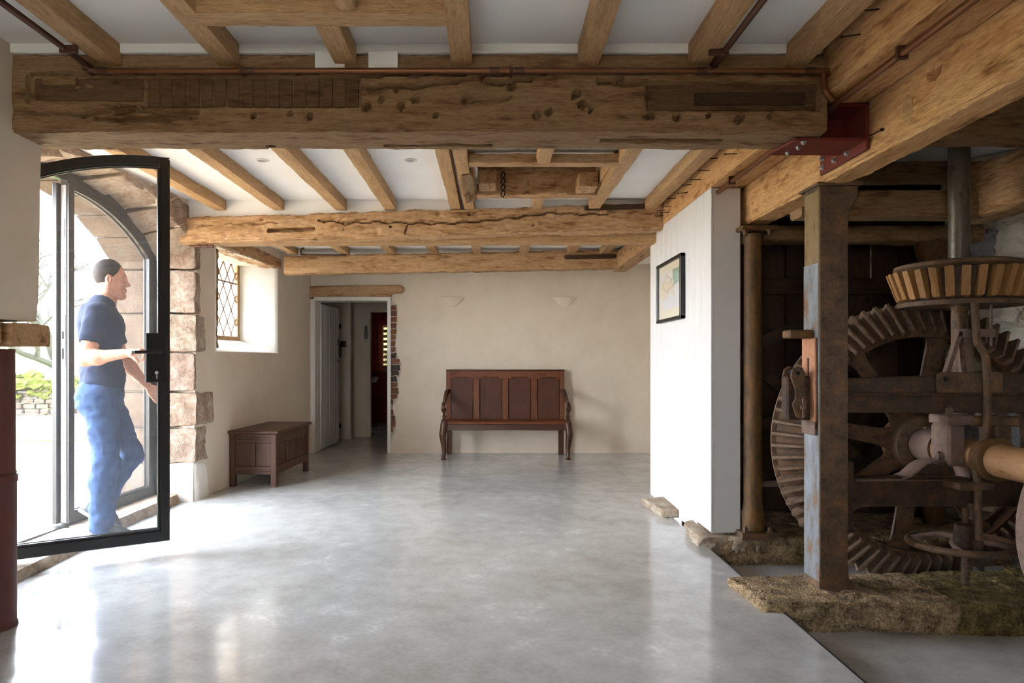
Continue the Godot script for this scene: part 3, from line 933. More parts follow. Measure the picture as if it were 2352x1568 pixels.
func build_back_hall() -> void:
	var d1 := -10.2
	var w := setting("wall_hall", "cream plaster wall at the end of the back hall", "wall")
	obj("plaster", span(Vector3(-2.6, -0.05, -10.05), Vector3(-2.05, 2.5, -9.9), 0.01), M.plaster, w)
	obj("plaster", prism(pts([-2.7, -0.05, -1.83, -0.05, -1.83, 1.875, -1.1, 1.875, -1.1, -0.05, -0.4, -0.05, -0.4, 2.5, -2.7, 2.5]), d1 - 0.1, d1), M.plaster, w)
	setting("wall_hall_side", "side wall of the back hall on the left", "wall", span(Vector3(-2.75, -0.05, -12.7), Vector3(-2.5, 2.5, -8.66), 0.0), M.plaster)
	setting("wall_hall_right", "side wall of the back hall on the right", "wall", span(Vector3(-0.6, -0.05, -12.7), Vector3(-0.4, 2.5, -8.66), 0.0), M.plaster)
	setting("ceiling_hall", "low plaster ceiling over the back hall", "ceiling", span(Vector3(-2.8, 2.3, -12.8), Vector3(-0.4, 2.5, -8.6), 0.0), M.plaster)
	var t := setting("trim_3", "cream door casing of the red room at the end of the hall", "door frame")
	for b in [[Vector3(-1.86, 0, d1 - 0.1), Vector3(-1.815, 1.9, d1 + 0.012)], [Vector3(-1.11, 0, d1 - 0.1), Vector3(-1.07, 1.9, d1 + 0.012)], [Vector3(-1.86, 1.865, d1 - 0.1), Vector3(-1.07, 1.91, d1 + 0.012)]]:
		obj("casing", span(b[0], b[1], 0.004), M.plaster, t)
	# the red room with its slatted bright window
	var r := setting("wall_red", "red painted wall round the slatted window of the far room", "wall")
	obj("plaster", prism(pts([-2.6, -0.05, -0.5, -0.05, -0.5, 0.96, -2.02, 0.96, -2.02, 1.8, -0.5, 1.8, -0.5, 2.4, -2.6, 2.4]), -12.7, -12.5), M.red_wall, r)
	obj("plaster", prism(pts([-1.5, 0.95, -0.5, 0.95, -0.5, 1.81, -1.5, 1.81]), -12.7, -12.5), M.red_wall, r)
	obj("dado", span(Vector3(-2.5, 0.0, -12.5), Vector3(-0.6, 0.9, -12.42), 0.004), M.red_wall, r)
	obj("dado_shelf", span(Vector3(-2.5, 0.9, -12.5), Vector3(-0.6, 0.925, -12.36), 0.004), M.dark_x, r)
	obj("inner_wall", span(Vector3(-2.5, 0.0, -12.5), Vector3(-2.47, 2.3, -10.31), 0.0), M.red_wall, r)
	var win := setting("window_2", "small far window with wooden slat shutters letting in daylight", "window")
	win.position = Vector3(-2.02, 0.96, -12.56)
	obj("window_frame", span(Vector3(0, 0, -0.03), Vector3(0.03, 0.84, 0.03), 0.003), M.joist_y, win)
	obj("window_frame", span(Vector3(0.49, 0, -0.03), Vector3(0.52, 0.84, 0.03), 0.003), M.joist_y, win)
	for i in 9:
		obj("slat", span(Vector3(0.03, 0.03 + i * 0.095, -0.01), Vector3(0.49, 0.085 + i * 0.095, 0.01), 0.002), M.joist_x, win)
	obj("pane", span(Vector3(0.0, 0.0, -0.05), Vector3(0.52, 0.84, -0.045), 0.0), M.glass, win)
	var cur := PackedVector2Array()
	for i in 25:
		cur.append(Vector2(-2.22 + i * 0.008, -12.38 + 0.02 * sin(i * 1.3)))
	for i in 25:
		cur.append(Vector2(-2.028 - i * 0.008, -12.386 + 0.02 * sin((24 - i) * 1.3)))
	var ct := thing("curtain", "terracotta curtain hanging beside the far slatted window", "curtain", Vector3(0, 0.925, 0))
	obj("cloth", prism(cur, -1.32, 0.0, 0.0).moved(Transform3D(Basis(Vector3.RIGHT, Vector3(0, 0, 1), Vector3(0, -1, 0)), Vector3.ZERO)), M.curtain, ct)
	obj("rod", tube([Vector3(-2.35, 1.33, -12.39), Vector3(-1.3, 1.33, -12.39)], 0.012, 8), M.black, ct)
	var pot := thing("plant_pot", "small terracotta pot on the far window shelf", "pot", Vector3(-1.94, 0.925, -12.42))
	obj("pot", lathe(pts([0, 0, 0.05, 0, 0.065, 0.11, 0.07, 0.11, 0.07, 0.13, 0.06, 0.13, 0.055, 0.1, 0, 0.1]), 16), M.orange_lead, pot)
	obj("stem", tube([Vector3(0, 0.1, 0), Vector3(0.01, 0.16, 0), Vector3(-0.01, 0.2, 0.01)], 0.004, 6), M.moss, pot)
	var bas := thing("wash_basin", "white wash basin seen through the red room doorway", "basin", Vector3(-2.02, 0.0, -11.6))
	obj("bowl", lathe(pts([0, 0.77, 0.05, 0.775, 0.09, 0.83, 0.1, 0.86, 0.09, 0.86, 0.075, 0.83, 0, 0.79]), 20), M.white_paint, bas)
	obj("shelf", span(Vector3(-0.44, 0.835, -0.11), Vector3(0.04, 0.855, 0.11), 0.004), M.dark_x, bas)
	obj("bracket", span(Vector3(-0.44, 0.55, -0.02), Vector3(-0.41, 0.835, 0.02), 0.003), M.dark_y, bas)
	obj("tap", tube(smooth_path([Vector3(-0.15, 0.86, 0), Vector3(-0.15, 0.95, 0), Vector3(-0.12, 0.98, 0), Vector3(-0.08, 0.95, 0)]), 0.012, 8), M.steel, bas)
	# the plank door, open away from the room, and its frame
	var f := setting("trim_4", "pale painted frame of the open plank door", "door frame")
	f.position = Vector3(0, 0, -8.43)
	for b in [[Vector3(-2.245, 0, -0.26), Vector3(-2.18, 1.93, 0.022)], [Vector3(-1.29, 0, -0.26), Vector3(-1.247, 1.93, 0.022)], [Vector3(-2.245, 1.88, -0.26), Vector3(-1.247, 1.935, 0.02)]]:
		obj("casing", span(b[0], b[1], 0.004), M.trim_paint, f)
	var door := setting("door_1", "cream ledged plank door standing open with ring latch", "door")
	door.transform = Transform3D(Basis(Vector3.UP, deg_to_rad(87.0)), Vector3(-2.165, 0.012, -8.66))
	for i in 7:
		obj("plank", span(Vector3(i * 0.118 + 0.002, 0.0, -0.035), Vector3(i * 0.118 + 0.116, 1.85, 0.0), 0.006), M.door_paint, door)
	for y in [0.22, 0.95, 1.62]:
		obj("ledge", span(Vector3(0.03, y - 0.06, -0.058), Vector3(0.8, y + 0.06, -0.035), 0.004), M.door_paint, door)
	var lp := obj("latch_plate", span(Vector3(0.748, 1.33, 0.0), Vector3(0.772, 1.43, 0.008), 0.002), M.black, door)
	obj("latch_ring", tube(smooth_path([Vector3(0.76, 1.35, 0.03), Vector3(0.715, 1.3, 0.03), Vector3(0.71, 1.24, 0.03), Vector3(0.76, 1.17, 0.03), Vector3(0.81, 1.24, 0.03), Vector3(0.805, 1.3, 0.03), Vector3(0.76, 1.35, 0.03)]), 0.007, 8), M.black, lp)
	obj("latch_plate", prism(pts([0.745, 1.14, 0.775, 1.14, 0.775, 1.12, 0.76, 1.1, 0.745, 1.12]), -0.001, 0.006), M.black, door)
	for y in [0.22, 1.6]:
		obj("hinge", tube([Vector3(0.83, y - 0.03, 0.01), Vector3(0.83, y + 0.0335, 0.01)], 0.014, 8), M.black, door)
	var sw := thing("light_switch", "small dark light switch on the hall wall", "switch", Vector3(-2.16, 1.38, -9.9))
	obj("plate", span(Vector3(-0.045, -0.045, 0), Vector3(0.045, 0.045, 0.01), 0.003), M.copper_dull, sw)
	obj("rocker", span(Vector3(-0.02, -0.02, 0.01), Vector3(0.02, 0.02, 0.016), 0.003), M.black, sw)
	var la := thing("door_latch", "black iron latch on the red room door casing", "latch", Vector3(-1.88, 1.46, d1 + 0.01))
	obj("plate", prism(pts([-0.02, 0, 0.02, 0, 0.03, 0.06, 0.02, 0.19, 0, 0.21, -0.02, 0.19, -0.03, 0.06]), 0, 0.008, 0.002), M.black, la)
	obj("thumb_piece", tube([Vector3(0, 0.1, 0), Vector3(0, 0.11, 0.03), Vector3(0.01, 0.1, 0.04)], 0.006, 6), M.black, la)
	var li := thing("door_lintel", "brown oak lintel with rounded end over the plank door", "lintel", Vector3(-2.29, 1.925, -8.425))
	obj("timber", prism(pts([0, 0, 1.03, 0, 1.045, 0.012, 1.06, 0.036, 1.15, 0.042, 1.185, 0.055, 1.203, 0.08, 1.2, 0.11, 1.18, 0.133, 1.14, 0.142, 0.6, 0.137, 0.0, 0.13]), -0.06, 0.045, 0.012), M.beam_x, li)

# ---------------------------------------------------------------- timbers, pipes and ceiling fittings
const ORDER := ["first", "second", "third", "fourth", "fifth", "sixth", "seventh", "eighth", "ninth"]

# a timber as a thing: its node stands at one end
func beam_thing(called: String, label: String, a: Vector3, b: Vector3, h: float, w: float, cell: float, m: Material, seed_at: float, wane := 0.006, amp := 0.004, group := "", dent: Variant = null, cell_x := 0.0) -> Node3D:
	var o := thing(called, label, "joist" if called == "joist" else "beam", a, group)
	o.transform = along(a, b)
	obj("timber", timber(a.distance_to(b), h, w, cell, wane, amp, seed_at, dent, cell_x), m, o)
	return o

# cuts in a timber: each is [face axis 0 front z+, 1 bottom y-, 2 top y+, x0, x1, from, to, depth]; cracks are [x, y, x, y ..., half width, depth] on the front
func cutter(cuts: Array, holes: Array, cracks: Array) -> Callable:
	return func(p: Vector3, e: Vector3) -> float:
		var d := 0.0
		for c in cuts:
			var ok: bool = (c[0] == 0 and e.z > 0.5) or (c[0] == 1 and e.y < -0.5) or (c[0] == 2 and e.y > 0.5)
			if ok:
				var t := p.y if c[0] == 0 else p.z
				if p.x > c[1] and p.x < c[2] and t > c[3] and t < c[4]:
					d = maxf(d, c[5])
		if e.z > 0.5:
			for h in holes:
				var off := Vector2(p.x - h[0], p.y - h[1]).length()
				if off < h[2] * 1.5:
					d = maxf(d, h[3] * clampf((h[2] * 1.5 - off) / (h[2] * 0.9), 0.0, 1.0))
			for c in cracks:
				var n: int = (c.size() - 2) / 2
				for i in n - 1:
					var x0: float = c[2 * i]
					var x1: float = c[2 * i + 2]
					if p.x >= x0 and p.x < x1:
						var y := lerpf(c[2 * i + 1], c[2 * i + 3], (p.x - x0) / (x1 - x0)) + 0.006 * sin(p.x * 37.0)
						var wide: float = maxf(c[-2], 0.004)
						if absf(p.y - y) < wide * 1.8:
							d = maxf(d, c[-1] * clampf((wide * 1.8 - absf(p.y - y)) / (wide * 1.5), 0.0, 1.0))
		return d

func build_timbers() -> void:
	# the old cross beam over the middle of the room, its front full of old mortices
	rng.seed = 21
	var holes := []
	for q in [[1.46, 0.09], [1.585, 0.165], [1.6, 0.09], [1.66, 0.12], [1.86, 0.12], [1.93, 0.215], [2.05, 0.17], [2.3, 0.13], [2.315, 0.145], [2.335, 0.1], [2.37, 0.075], [2.6, 0.055], [2.62, 0.05], [2.72, 0.048], [2.85, 0.055], [2.97, 0.04], [2.98, 0.045], [1.15, 0.06], [1.0, 0.052], [0.75, 0.05], [0.52, 0.09], [0.44, 0.1], [0.3, 0.14], [1.23, 0.05], [1.74, 0.055], [2.2, 0.07], [1.52, 0.12], [2.49, 0.2], [2.15, 0.055], [3.1, 0.05]]:
		holes.append([q[0], q[1] + 0.01, rng.randf_range(0.007, 0.014), 0.035])
	var cracks := [[1.44, 0.185, 1.56, 0.18, 1.75, 0.19, 1.85, 0.215, 2.0, 0.2, 2.13, 0.21, 0.006, 0.03], [0.3, 0.07, 0.5, 0.085, 0.75, 0.06, 0.007, 0.03], [0.35, 0.055, 0.6, 0.05, 0.78, 0.075, 0.009, 0.035], [0.02, 0.085, 0.2, 0.07, 0.34, 0.075, 0.004, 0.02], [0.3, 0.16, 0.5, 0.175, 0.62, 0.19, 0.012, 0.03], [0.42, 0.1, 0.55, 0.11, 0.7, 0.085, 0.006, 0.035], [2.4, 0.2, 2.6, 0.192, 0.007, 0.03], [1.85, 0.115, 2.05, 0.135, 0.003, 0.02], [0.1, 0.235, 0.5, 0.232, 1.0, 0.245, 1.45, 0.225, 1.8, 0.235, 2.2, 0.24, 0.004, 0.02]]
	var cuts := [[0, 0.08, 0.55, 0.115, 0.222, 0.022], [0, 0.55, 1.435, 0.098, 0.222, 0.03], [0, 2.59, 3.3, 0.085, 0.2, 0.035], [1, 1.5, 1.97, -0.08, -0.055, 0.03], [1, 2.43, 2.95, -0.02, 0.02, 0.05], [1, 0.99, 1.03, -0.12, -0.06, 0.03]]
	var b := beam_thing("cross_beam", "massive old oak cross beam with blocked mortices nearest the viewer", Vector3(-1.97, 2.07, -2.89), Vector3(1.36, 2.07, -2.89), 0.315, 0.24, 0.0085, M.old_x, 1.0, 0.01, 0.006, "", cutter(cuts, holes, cracks))
	var bt := b.get_child(0)
	for i in 16:
		obj("inset_stave", span(Vector3(0.56 + i * 0.0543, 0.106, 0.078), Vector3(0.611 + i * 0.0543, 0.226, 0.096), 0.003), M.stained_x, bt)
	obj("inset_board", span(Vector3(0.1, 0.128, 0.08), Vector3(0.545, 0.224, 0.101), 0.004), M.stained_x, bt)
	obj("inset_board", span(Vector3(2.605, 0.094, 0.07), Vector3(3.3, 0.204, 0.092), 0.004), M.stained_x, bt)
	obj("patch_block", span(Vector3(0.145, 0.19, 0.09), Vector3(0.28, 0.222, 0.124), 0.003), M.old_x, b.get_child(0))
	obj("inset_block", span(Vector3(2.8, 0.115, 0.08), Vector3(3.25, 0.165, 0.104), 0.004), M.dark_x, b.get_child(0))
	obj("peg", lathe(pts([0, 0, 0.013, 0, 0.013, 0.012, 0, 0.014]), 10).moved(Transform3D(Basis(Vector3.RIGHT, PI / 2), Vector3(2.585, 0.075, 0.112))), M.old_x, b.get_child(0))
	# second cross beam, its new timber partner and the far one
	cracks = [[1.1, 0.145, 1.3, 0.115, 1.55, 0.12, 1.8, 0.105, 2.1, 0.09, 2.4, 0.1, 2.75, 0.13, 2.95, 0.15, 3.2, 0.13, 3.4, 0.128, 0.004, 0.05], [0.15, 0.13, 0.5, 0.14, 0.8, 0.135, 0.003, 0.015], [1.18, 0.135, 1.35, 0.125, 1.5, 0.155, 0.005, 0.02], [1.78, 0.02, 1.785, 0.03, 1.81, 0.1, 0.012, 0.04]]
	holes = [[0.92, 0.1, 0.003, 0.01], [1.3, 0.07, 0.006, 0.02], [2.3, 0.16, 0.012, 0.02], [2.05, 0.17, 0.016, 0.02], [2.8, 0.06, 0.007, 0.02], [1.15, 0.13, 0.007, 0.03]]
	cuts = [[0, 0.7, 1.07, 0.06, 0.095, 0.07], [0, 0.64, 0.67, 0.16, 0.172, 0.02], [2, 0.88, 1.03, -0.02, 0.2, 0.035], [2, 0.95, 0.99, -0.02, 0.2, 0.05]]
	b = beam_thing("cross_beam", "split gnarled oak cross beam with long crack over middle of room", Vector3(-2.47, 2.07, -5.49), Vector3(1.36, 2.185, -5.49), 0.2, 0.2, 0.0095, M.beam_x, 12.0, 0.012, 0.013, "", cutter(cuts, holes, cracks))
	obj("bolt", bolt_shape(0.013, 0.012).moved(Transform3D(Basis(Vector3.RIGHT, PI / 2), Vector3(1.67, 0.075, 0.095))), M.rust_dark, b.get_child(0))
	obj("packing_block", rough_box(Vector3(3.2, 0.155, 0.08), Vector3(3.75, 0.195, 0.125), Vector3i(12, 3, 3), 0.006, 9.0, 0.15), M.dark_x, b)
	obj("cleat", span(Vector3(3.33, 0.125, 0.09), Vector3(3.38, 0.155, 0.12), 0.004), M.beam_x, b)
	beam_thing("cross_beam", "straight new timber beam tucked behind the gnarled oak beam", Vector3(-2.43, 2.1, -5.69), Vector3(1.36, 2.112, -5.69), 0.15, 0.15, 0.03, M.joist_x, 14.0, 0.003, 0.002)
	b = beam_thing("cross_beam", "pale oak cross beam in front of the end wall", Vector3(-2.19, 2.05, -7.26), Vector3(1.36, 2.115, -7.26), 0.195, 0.16, 0.02, M.beam_x, 16.0, 0.012, 0.009)
	obj("packing_block", rough_box(Vector3(2.95, 0.1, 0.07), Vector3(3.5, 0.145, 0.1), Vector3i(12, 3, 3), 0.008, 9.0, 0.15), M.dark_x, b)
	beam_thing("long_beam", "short oak beam running to the end wall above the partition", Vector3(1.4, 2.115, -7.5), Vector3(1.4, 2.115, -5.76), 0.18, 0.16, 0.03, M.beam_z, 18.0, 0.006, 0.004)
	# the long beams over the partition and the pit
	cuts = [[1, 1.2, 1.5, -0.05, 0.02, 0.004]]
	holes = [[2.05, 0.19, 0.028, 0.06], [3.88, 0.14, 0.02, 0.04], [3.5, 0.16, 0.012, 0.02], [4.05, 0.09, 0.012, 0.01]]
	cracks = [[4.6, 0.03, 4.8, 0.08, 4.95, 0.12, 0.003, 0.02], [0.3, 0.2, 1.2, 0.21, 2.0, 0.205, 0.003, 0.01]]
	# the beam is laid from the far end so that its front faces the room
	b = beam_thing("long_beam", "honey coloured pine beam running over the square iron column", Vector3(1.645, 1.985, -4.38), Vector3(1.645, 1.985, 1.5), 0.265, 0.15, 0.0125, M.pine_z, 22.0, 0.012, 0.006, "", cutter(cuts, [[1.955, 0.185, 0.024, 0.06], [0.48, 0.16, 0.017, 0.04], [0.75, 0.15, 0.01, 0.02], [1.35, 0.12, 0.008, 0.01]], [[0.08, 0.03, 0.3, 0.12, 0.0028, 0.015]]))
	b.transform = Transform3D(Basis(Vector3(0, 0, 1), Vector3.UP, Vector3(-1, 0, 0)), Vector3(1.645, 1.985, -4.38))
	obj("knot", prism(circle(0.033, 14, 1.7), 0.0, 0.0025, 0.001).moved(T(1.8, 0.1, 0.072)), M.joist_z, b)
	nail(b, Vector3(1.47, 0.092, 0.077), Vector3(0.17, -0.012, 0.006), 0.003)
	b = beam_thing("long_beam", "pine bearer with rows of nails above white partition", Vector3(1.455, 2.21, -5.86), Vector3(1.455, 2.21, 1.5), 0.25, 0.21, 0.03, M.pine_z, 24.0, 0.004, 0.003)
	b.transform = Transform3D(Basis(Vector3(0, 0, 1), Vector3.UP, Vector3(-1, 0, 0)), Vector3(1.455, 2.21, -5.86))
	# the nails, as (distance from the far end, height)
	for q in [[3.48, 0.155], [3.36, 0.125], [2.82, 0.19], [2.62, 0.12], [2.46, 0.15], [2.2, 0.1], [2.1, 0.07], [1.78, 0.14], [1.62, 0.11], [1.45, 0.1], [1.25, 0.12], [1.15, 0.09], [0.85, 0.12], [0.72, 0.09], [0.66, 0.06], [0.55, 0.1], [0.5, 0.07]]:
		nail(b, Vector3(q[0], q[1], 0.104), Vector3(-0.012, 0.004 * sin(q[0] * 9.0), 0.062), 0.0028)
	b = beam_thing("long_beam", "brown oak beam along the stone wall above the gears", Vector3(2.77, 1.93, -3.95), Vector3(2.77, 1.93, 1.5), 0.3, 0.2, 0.03, M.beam_z, 26.0, 0.012, 0.008)
	beam_thing("pit_beam", "cross timber high over pit, nearest above grey shaft", Vector3(1.7, 2.2, -3.335), Vector3(3.3, 2.2, -3.335), 0.24, 0.15, 0.03, M.old_x, 28.0, 0.006, 0.004)
	beam_thing("pit_beam", "slim cross timber beyond the grey shaft, second from the top", Vector3(1.7, 2.2, -4.1), Vector3(2.95, 2.2, -4.1), 0.13, 0.1, 0.03, M.old_x, 30.0, 0.006, 0.004)
	beam_thing("pit_beam", "deep dark cross timber just above the wooden-cogged gear", Vector3(1.7, 1.93, -3.82), Vector3(2.72, 1.93, -3.82), 0.15, 0.15, 0.03, M.old_x, 32.0, 0.006, 0.004)
	beam_thing("pit_beam", "rounded lowest cross timber over the round iron column", Vector3(1.5, 1.9, -4.42), Vector3(3.12, 1.9, -4.42), 0.1, 0.2, 0.03, M.old_x, 34.0, 0.014, 0.01)
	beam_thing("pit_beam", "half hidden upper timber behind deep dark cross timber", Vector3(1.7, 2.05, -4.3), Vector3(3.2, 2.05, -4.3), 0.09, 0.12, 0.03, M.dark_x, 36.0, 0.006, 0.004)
	# joists: near bay, middle bay, far bay
	var xs := [-1.545, -1.06, -0.59, -0.125, 0.385, 0.835, 1.235]
	for i in xs.size():
		var far: float = -2.765
		var near := 1.5
		if i == 2:
			near = -2.44
		var x: float = xs[i]
		beam_thing("joist", "sawn pale joist in the near bay, %s from the left" % ORDER[i], Vector3(x, 2.335, near), Vector3(x + 0.004 * sin(i * 5.0), 2.335, far), 0.0848, 0.085, 0.03, M.joist_z, 40.0 + i, 0.0015, 0.002, "near bay ceiling joists", null, 0.15)
	beam_thing("joist", "short joist stub in front of hatch trimmer at top edge", Vector3(-0.5, 2.345, -2.35), Vector3(-0.5, 2.345, 0.5), 0.074, 0.065, 0.03, M.joist_z, 50.0, 0.003, 0.002, "near bay ceiling joists", null, 0.15)
	beam_thing("trimmer", "wide trimmer crossing three joists in the near bay", Vector3(-1.08, 2.335, -2.4), Vector3(-0.16, 2.335, -2.4), 0.0848, 0.095, 0.02, M.joist_x, 51.0, 0.003, 0.002)
	xs = [-2.16, -1.69, -1.21, -0.8, -0.285, -0.19, 0.815, 1.245]
	var names := ["first from the door", "second from the door", "third from the door", "fourth from the door", "left of the bowed pair", "right of the bowed pair", "right of the hoist frame", "last beside the nailed bearer"]
	for i in xs.size():
		var x: float = xs[i]
		beam_thing("joist", "old oak joist in middle bay, %s" % names[i], Vector3(x, 2.335, -2.98), Vector3(x + 0.01 * sin(i * 4.0), 2.335, -5.43), 0.0845, 0.09 if i < 4 or i > 5 else 0.082, 0.022, M.joist_z, 60.0 + i, 0.002, 0.004, "middle bay ceiling joists", null, 0.06)
	beam_thing("joist", "short joist between big cross beam and hoist frame", Vector3(0.335, 2.335, -2.98), Vector3(0.31, 2.335, -4.12), 0.0848, 0.08, 0.022, M.joist_z, 70.0, 0.002, 0.003, "middle bay ceiling joists", null, 0.06)
	beam_thing("joist", "short joist between hoist frame and gnarled beam", Vector3(0.355, 2.335, -5.0), Vector3(0.355, 2.335, -5.43), 0.0848, 0.075, 0.022, M.joist_z, 71.0, 0.002, 0.003, "middle bay ceiling joists", null, 0.06)
	# the framed opening of an old sack hoist
	var h := thing("hoist_frame", "framed old sack hoist opening between the middle joists", "hoist frame", Vector3(-0.14, 2.335, -4.98))
	obj("rail", timber(0.92, 0.06, 0.1, 0.02, 0.005, 0.004, 80.0).moved(T(0, 0.0, 0.805)), M.beam_x, h)
	obj("header", timber(0.92, 0.28, 0.1, 0.02, 0.008, 0.006, 82.0, cutter([[0, 0.3, 0.315, 0.0, 0.3, 0.006], [0, 0.44, 0.45, 0.0, 0.3, 0.006], [0, 0.6, 0.615, 0.0, 0.3, 0.008]], [[0.4, 0.09, 0.012, 0.02], [0.4, 0.04, 0.012, 0.02]], []), 0.012).moved(T(0, 0.0, -0.02)), M.beam_x, h)
	for i in 2:
		obj("lining_board", span(Vector3(0.0, 0.2 + i * 0.0, 0.06 + i * 0.36), Vector3(0.92, 0.225, 0.41 + i * 0.36), 0.004), M.joist_x, h)
	obj("side_board", span(Vector3(-0.01, 0.05, 0.0), Vector3(0.03, 0.25, 0.8), 0.004), M.beam_z, h)
	obj("side_board", span(Vector3(0.89, 0.05, 0.0), Vector3(0.93, 0.25, 0.8), 0.004), M.beam_z, h)
	obj("block", rough_box(Vector3(0.045, 0.03, 0.03), Vector3(0.17, 0.125, 0.26), Vector3i(5, 4, 6), 0.006, 14.0, 0.1, 1.0), M.beam_z, h)
	obj("block", rough_box(Vector3(0.745, 0.015, 0.03), Vector3(0.88, 0.115, 0.24), Vector3i(5, 4, 6), 0.008, 14.0, 0.1, 2.0), M.beam_z, h)
	obj("worn_cheek", hexa([Vector3(-0.05, -0.08, 0.06), Vector3(0.03, -0.06, 0.06), Vector3(-0.03, 0.04, 0.04), Vector3(0.03, 0.04, 0.04), Vector3(-0.07, -0.025, 0.62), Vector3(0.02, -0.02, 0.62), Vector3(-0.05, 0.04, 0.62), Vector3(0.02, 0.04, 0.62)], Vector3i(6, 6, 16), 0.02, 11.0, 0.3, 5.0), M.old_z, h)
	var ring := []
	for i in 4:
		ring.append(tube(smooth_path([Vector3(0.22, 0.17 - i * 0.045, 0.045), Vector3(0.235, 0.155 - i * 0.045, 0.05 + 0.008 * (i % 2)), Vector3(0.22, 0.12 - i * 0.045, 0.055), Vector3(0.205, 0.14 - i * 0.045, 0.05 - 0.008 * (i % 2)), Vector3(0.22, 0.17 - i * 0.045, 0.045)], 4), 0.0045, 6))
	for r in ring:
		obj("chain_link", r, M.nail, h)
	xs = [-2.1, -1.55, -1.06, -0.61, -0.16, 0.335, 0.83, 1.18]
	for i in xs.size():
		var x: float = xs[i]
		beam_thing("joist", "small joist in the far bay, %s from the window side" % ORDER[i], Vector3(x, 2.262, -5.7), Vector3(x, 2.262, -7.24), 0.067, 0.09, 0.03, M.joist_z, 90.0 + i, 0.002, 0.003, "far bay ceiling joists", null, 0.12)
	# plaster-set spot lamps, unlit
	for i in 2:
		var l := thing("downlight", ["round recessed downlight between second and third middle joists", "round recessed downlight left of the bowed joist pair"][i], "downlight", Vector3([-1.465, -0.52][i], 2.42, -4.36), "recessed ceiling downlights")
		obj("bezel", lathe(pts([0.026, -0.001, 0.03, -0.006, 0.041, -0.004, 0.043, 0.003, 0.026, 0.003]), 24, true), M.white_paint, l)
		obj("lens", lathe(pts([0, -0.002, 0.027, -0.002, 0.027, 0.002, 0, 0.002]), 20), M.steel, l)
	build_pipes()
	build_bracket()

func nail(o: Node3D, at: Vector3, d: Vector3, r: float) -> void:
	var s := tube([at - d * 0.1, at + d], r, 6)
	s.join(sweep([at + d, at + d * 1.03 + d.normalized() * 0.002], circle(r * 2.2, 8)))
	obj("nail", s, M.nail, o.get_child(0))

func build_pipes() -> void:
	var p := thing("copper_pipe", "copper water pipe along the top of the nearest cross beam", "pipe", Vector3(-1.59, 2.3, -2.735))
	obj("pipe", tube(smooth_path([Vector3(0, 0.0, 0.0), Vector3(2.88, 0.0, 0.0), Vector3(2.915, -0.01, 0.0), Vector3(2.92, -0.05, 0.0), Vector3(2.925, -0.09, 0.01), Vector3(2.955, -0.115, 0.0)], 4), 0.012, 10), M.copper, p)
	for x in [0.03, 0.62, 1.6, 1.7, 2.43, 2.86]:
		obj("joint_sleeve", tube([Vector3(x - 0.02, 0, 0), Vector3(x + 0.02, 0, 0)], 0.0145, 10), M.copper_dull, p)
	for x in [0.58, 1.66]:
		obj("clip", span(Vector3(x, -0.016, -0.03), Vector3(x + 0.012, 0.016, 0.015), 0.002), M.copper_dull, p)
	p = thing("copper_pipe", "copper pipe rising along the leftmost near joist", "pipe", Vector3(-1.62, 2.335, -2.735))
	obj("pipe", tube(smooth_path([Vector3(0.03, -0.035, 0.0), Vector3(0.0, -0.03, 0.02), Vector3(0.0, -0.012, 0.12), Vector3(0.0, -0.012, 3.5)], 4), 0.012, 10), M.copper_dull, p)
	obj("clip", span(Vector3(-0.018, -0.03, 0.14), Vector3(0.05, 0.0, 0.155), 0.002), M.copper_dull, p)
	p = thing("copper_pipe", "copper pipe beside sixth near joist, dropping to beam pipe", "pipe", Vector3(0.885, 2.335, -2.735))
	obj("pipe", tube(smooth_path([Vector3(-0.05, -0.035, 0.0), Vector3(-0.02, -0.03, 0.01), Vector3(0.01, -0.005, 0.1), Vector3(0.01, -0.005, 3.5)], 4), 0.012, 10), M.copper_dull, p)
	obj("clip", span(Vector3(-0.05, -0.02, 0.1), Vector3(0.025, 0.005, 0.114), 0.002), M.copper_dull, p)
	p = thing("copper_pipe", "long copper pipe under the nailed bearer down to partition top", "pipe", Vector3(1.395, 2.185, -4.33))
	obj("pipe", tube([Vector3(0, -0.005, 0.0), Vector3(0, 0, 3.0), Vector3(0, 0, 5.5)], 0.0135, 10), M.copper, p)
	for z in [0.35, 1.42, 2.0]:
		obj("clip", span(Vector3(-0.02, -0.02, z), Vector3(0.02, 0.025, z + 0.014), 0.002), M.copper_dull, p)
	p = thing("copper_pipe", "thin dark pipe dropping beside the door lintel to the corner", "pipe", Vector3(-2.235, 1.91, -8.4))
	obj("pipe", tube(smooth_path([Vector3(-0.03, 0.35, 0), Vector3(-0.03, 0.04, 0), Vector3(-0.025, 0.01, 0), Vector3(0.005, 0.0, 0), Vector3(0.04, 0.0, 0.0)], 4), 0.01, 8), M.copper_dull, p)
	p = thing("copper_pipe", "bent pipe end on top of beam near the end wall", "pipe", Vector3(-1.98, 2.25, -7.16))
	obj("pipe", tube(smooth_path([Vector3(0.45, -0.005, 0), Vector3(0.02, 0.0, 0), Vector3(-0.02, 0.02, 0), Vector3(-0.02, 0.05, 0), Vector3(0.01, 0.07, 0)], 4), 0.011, 8), M.copper_dull, p)
	p = thing("pipe_fitting", "small brass pipe fitting under the wall end of gnarled beam", "pipe", Vector3(-2.35, 2.05, -5.42))
	obj("pipe", tube([Vector3(-0.05, 0.0, 0), Vector3(0.13, -0.004, 0)], 0.009, 8), M.copper_dull, p)
	for x in [0.02, 0.075, 0.12]:
		obj("joint_sleeve", tube([Vector3(x, 0, 0), Vector3(x + 0.02, -0.001, 0)], 0.013, 8), M.copper_dull, p)

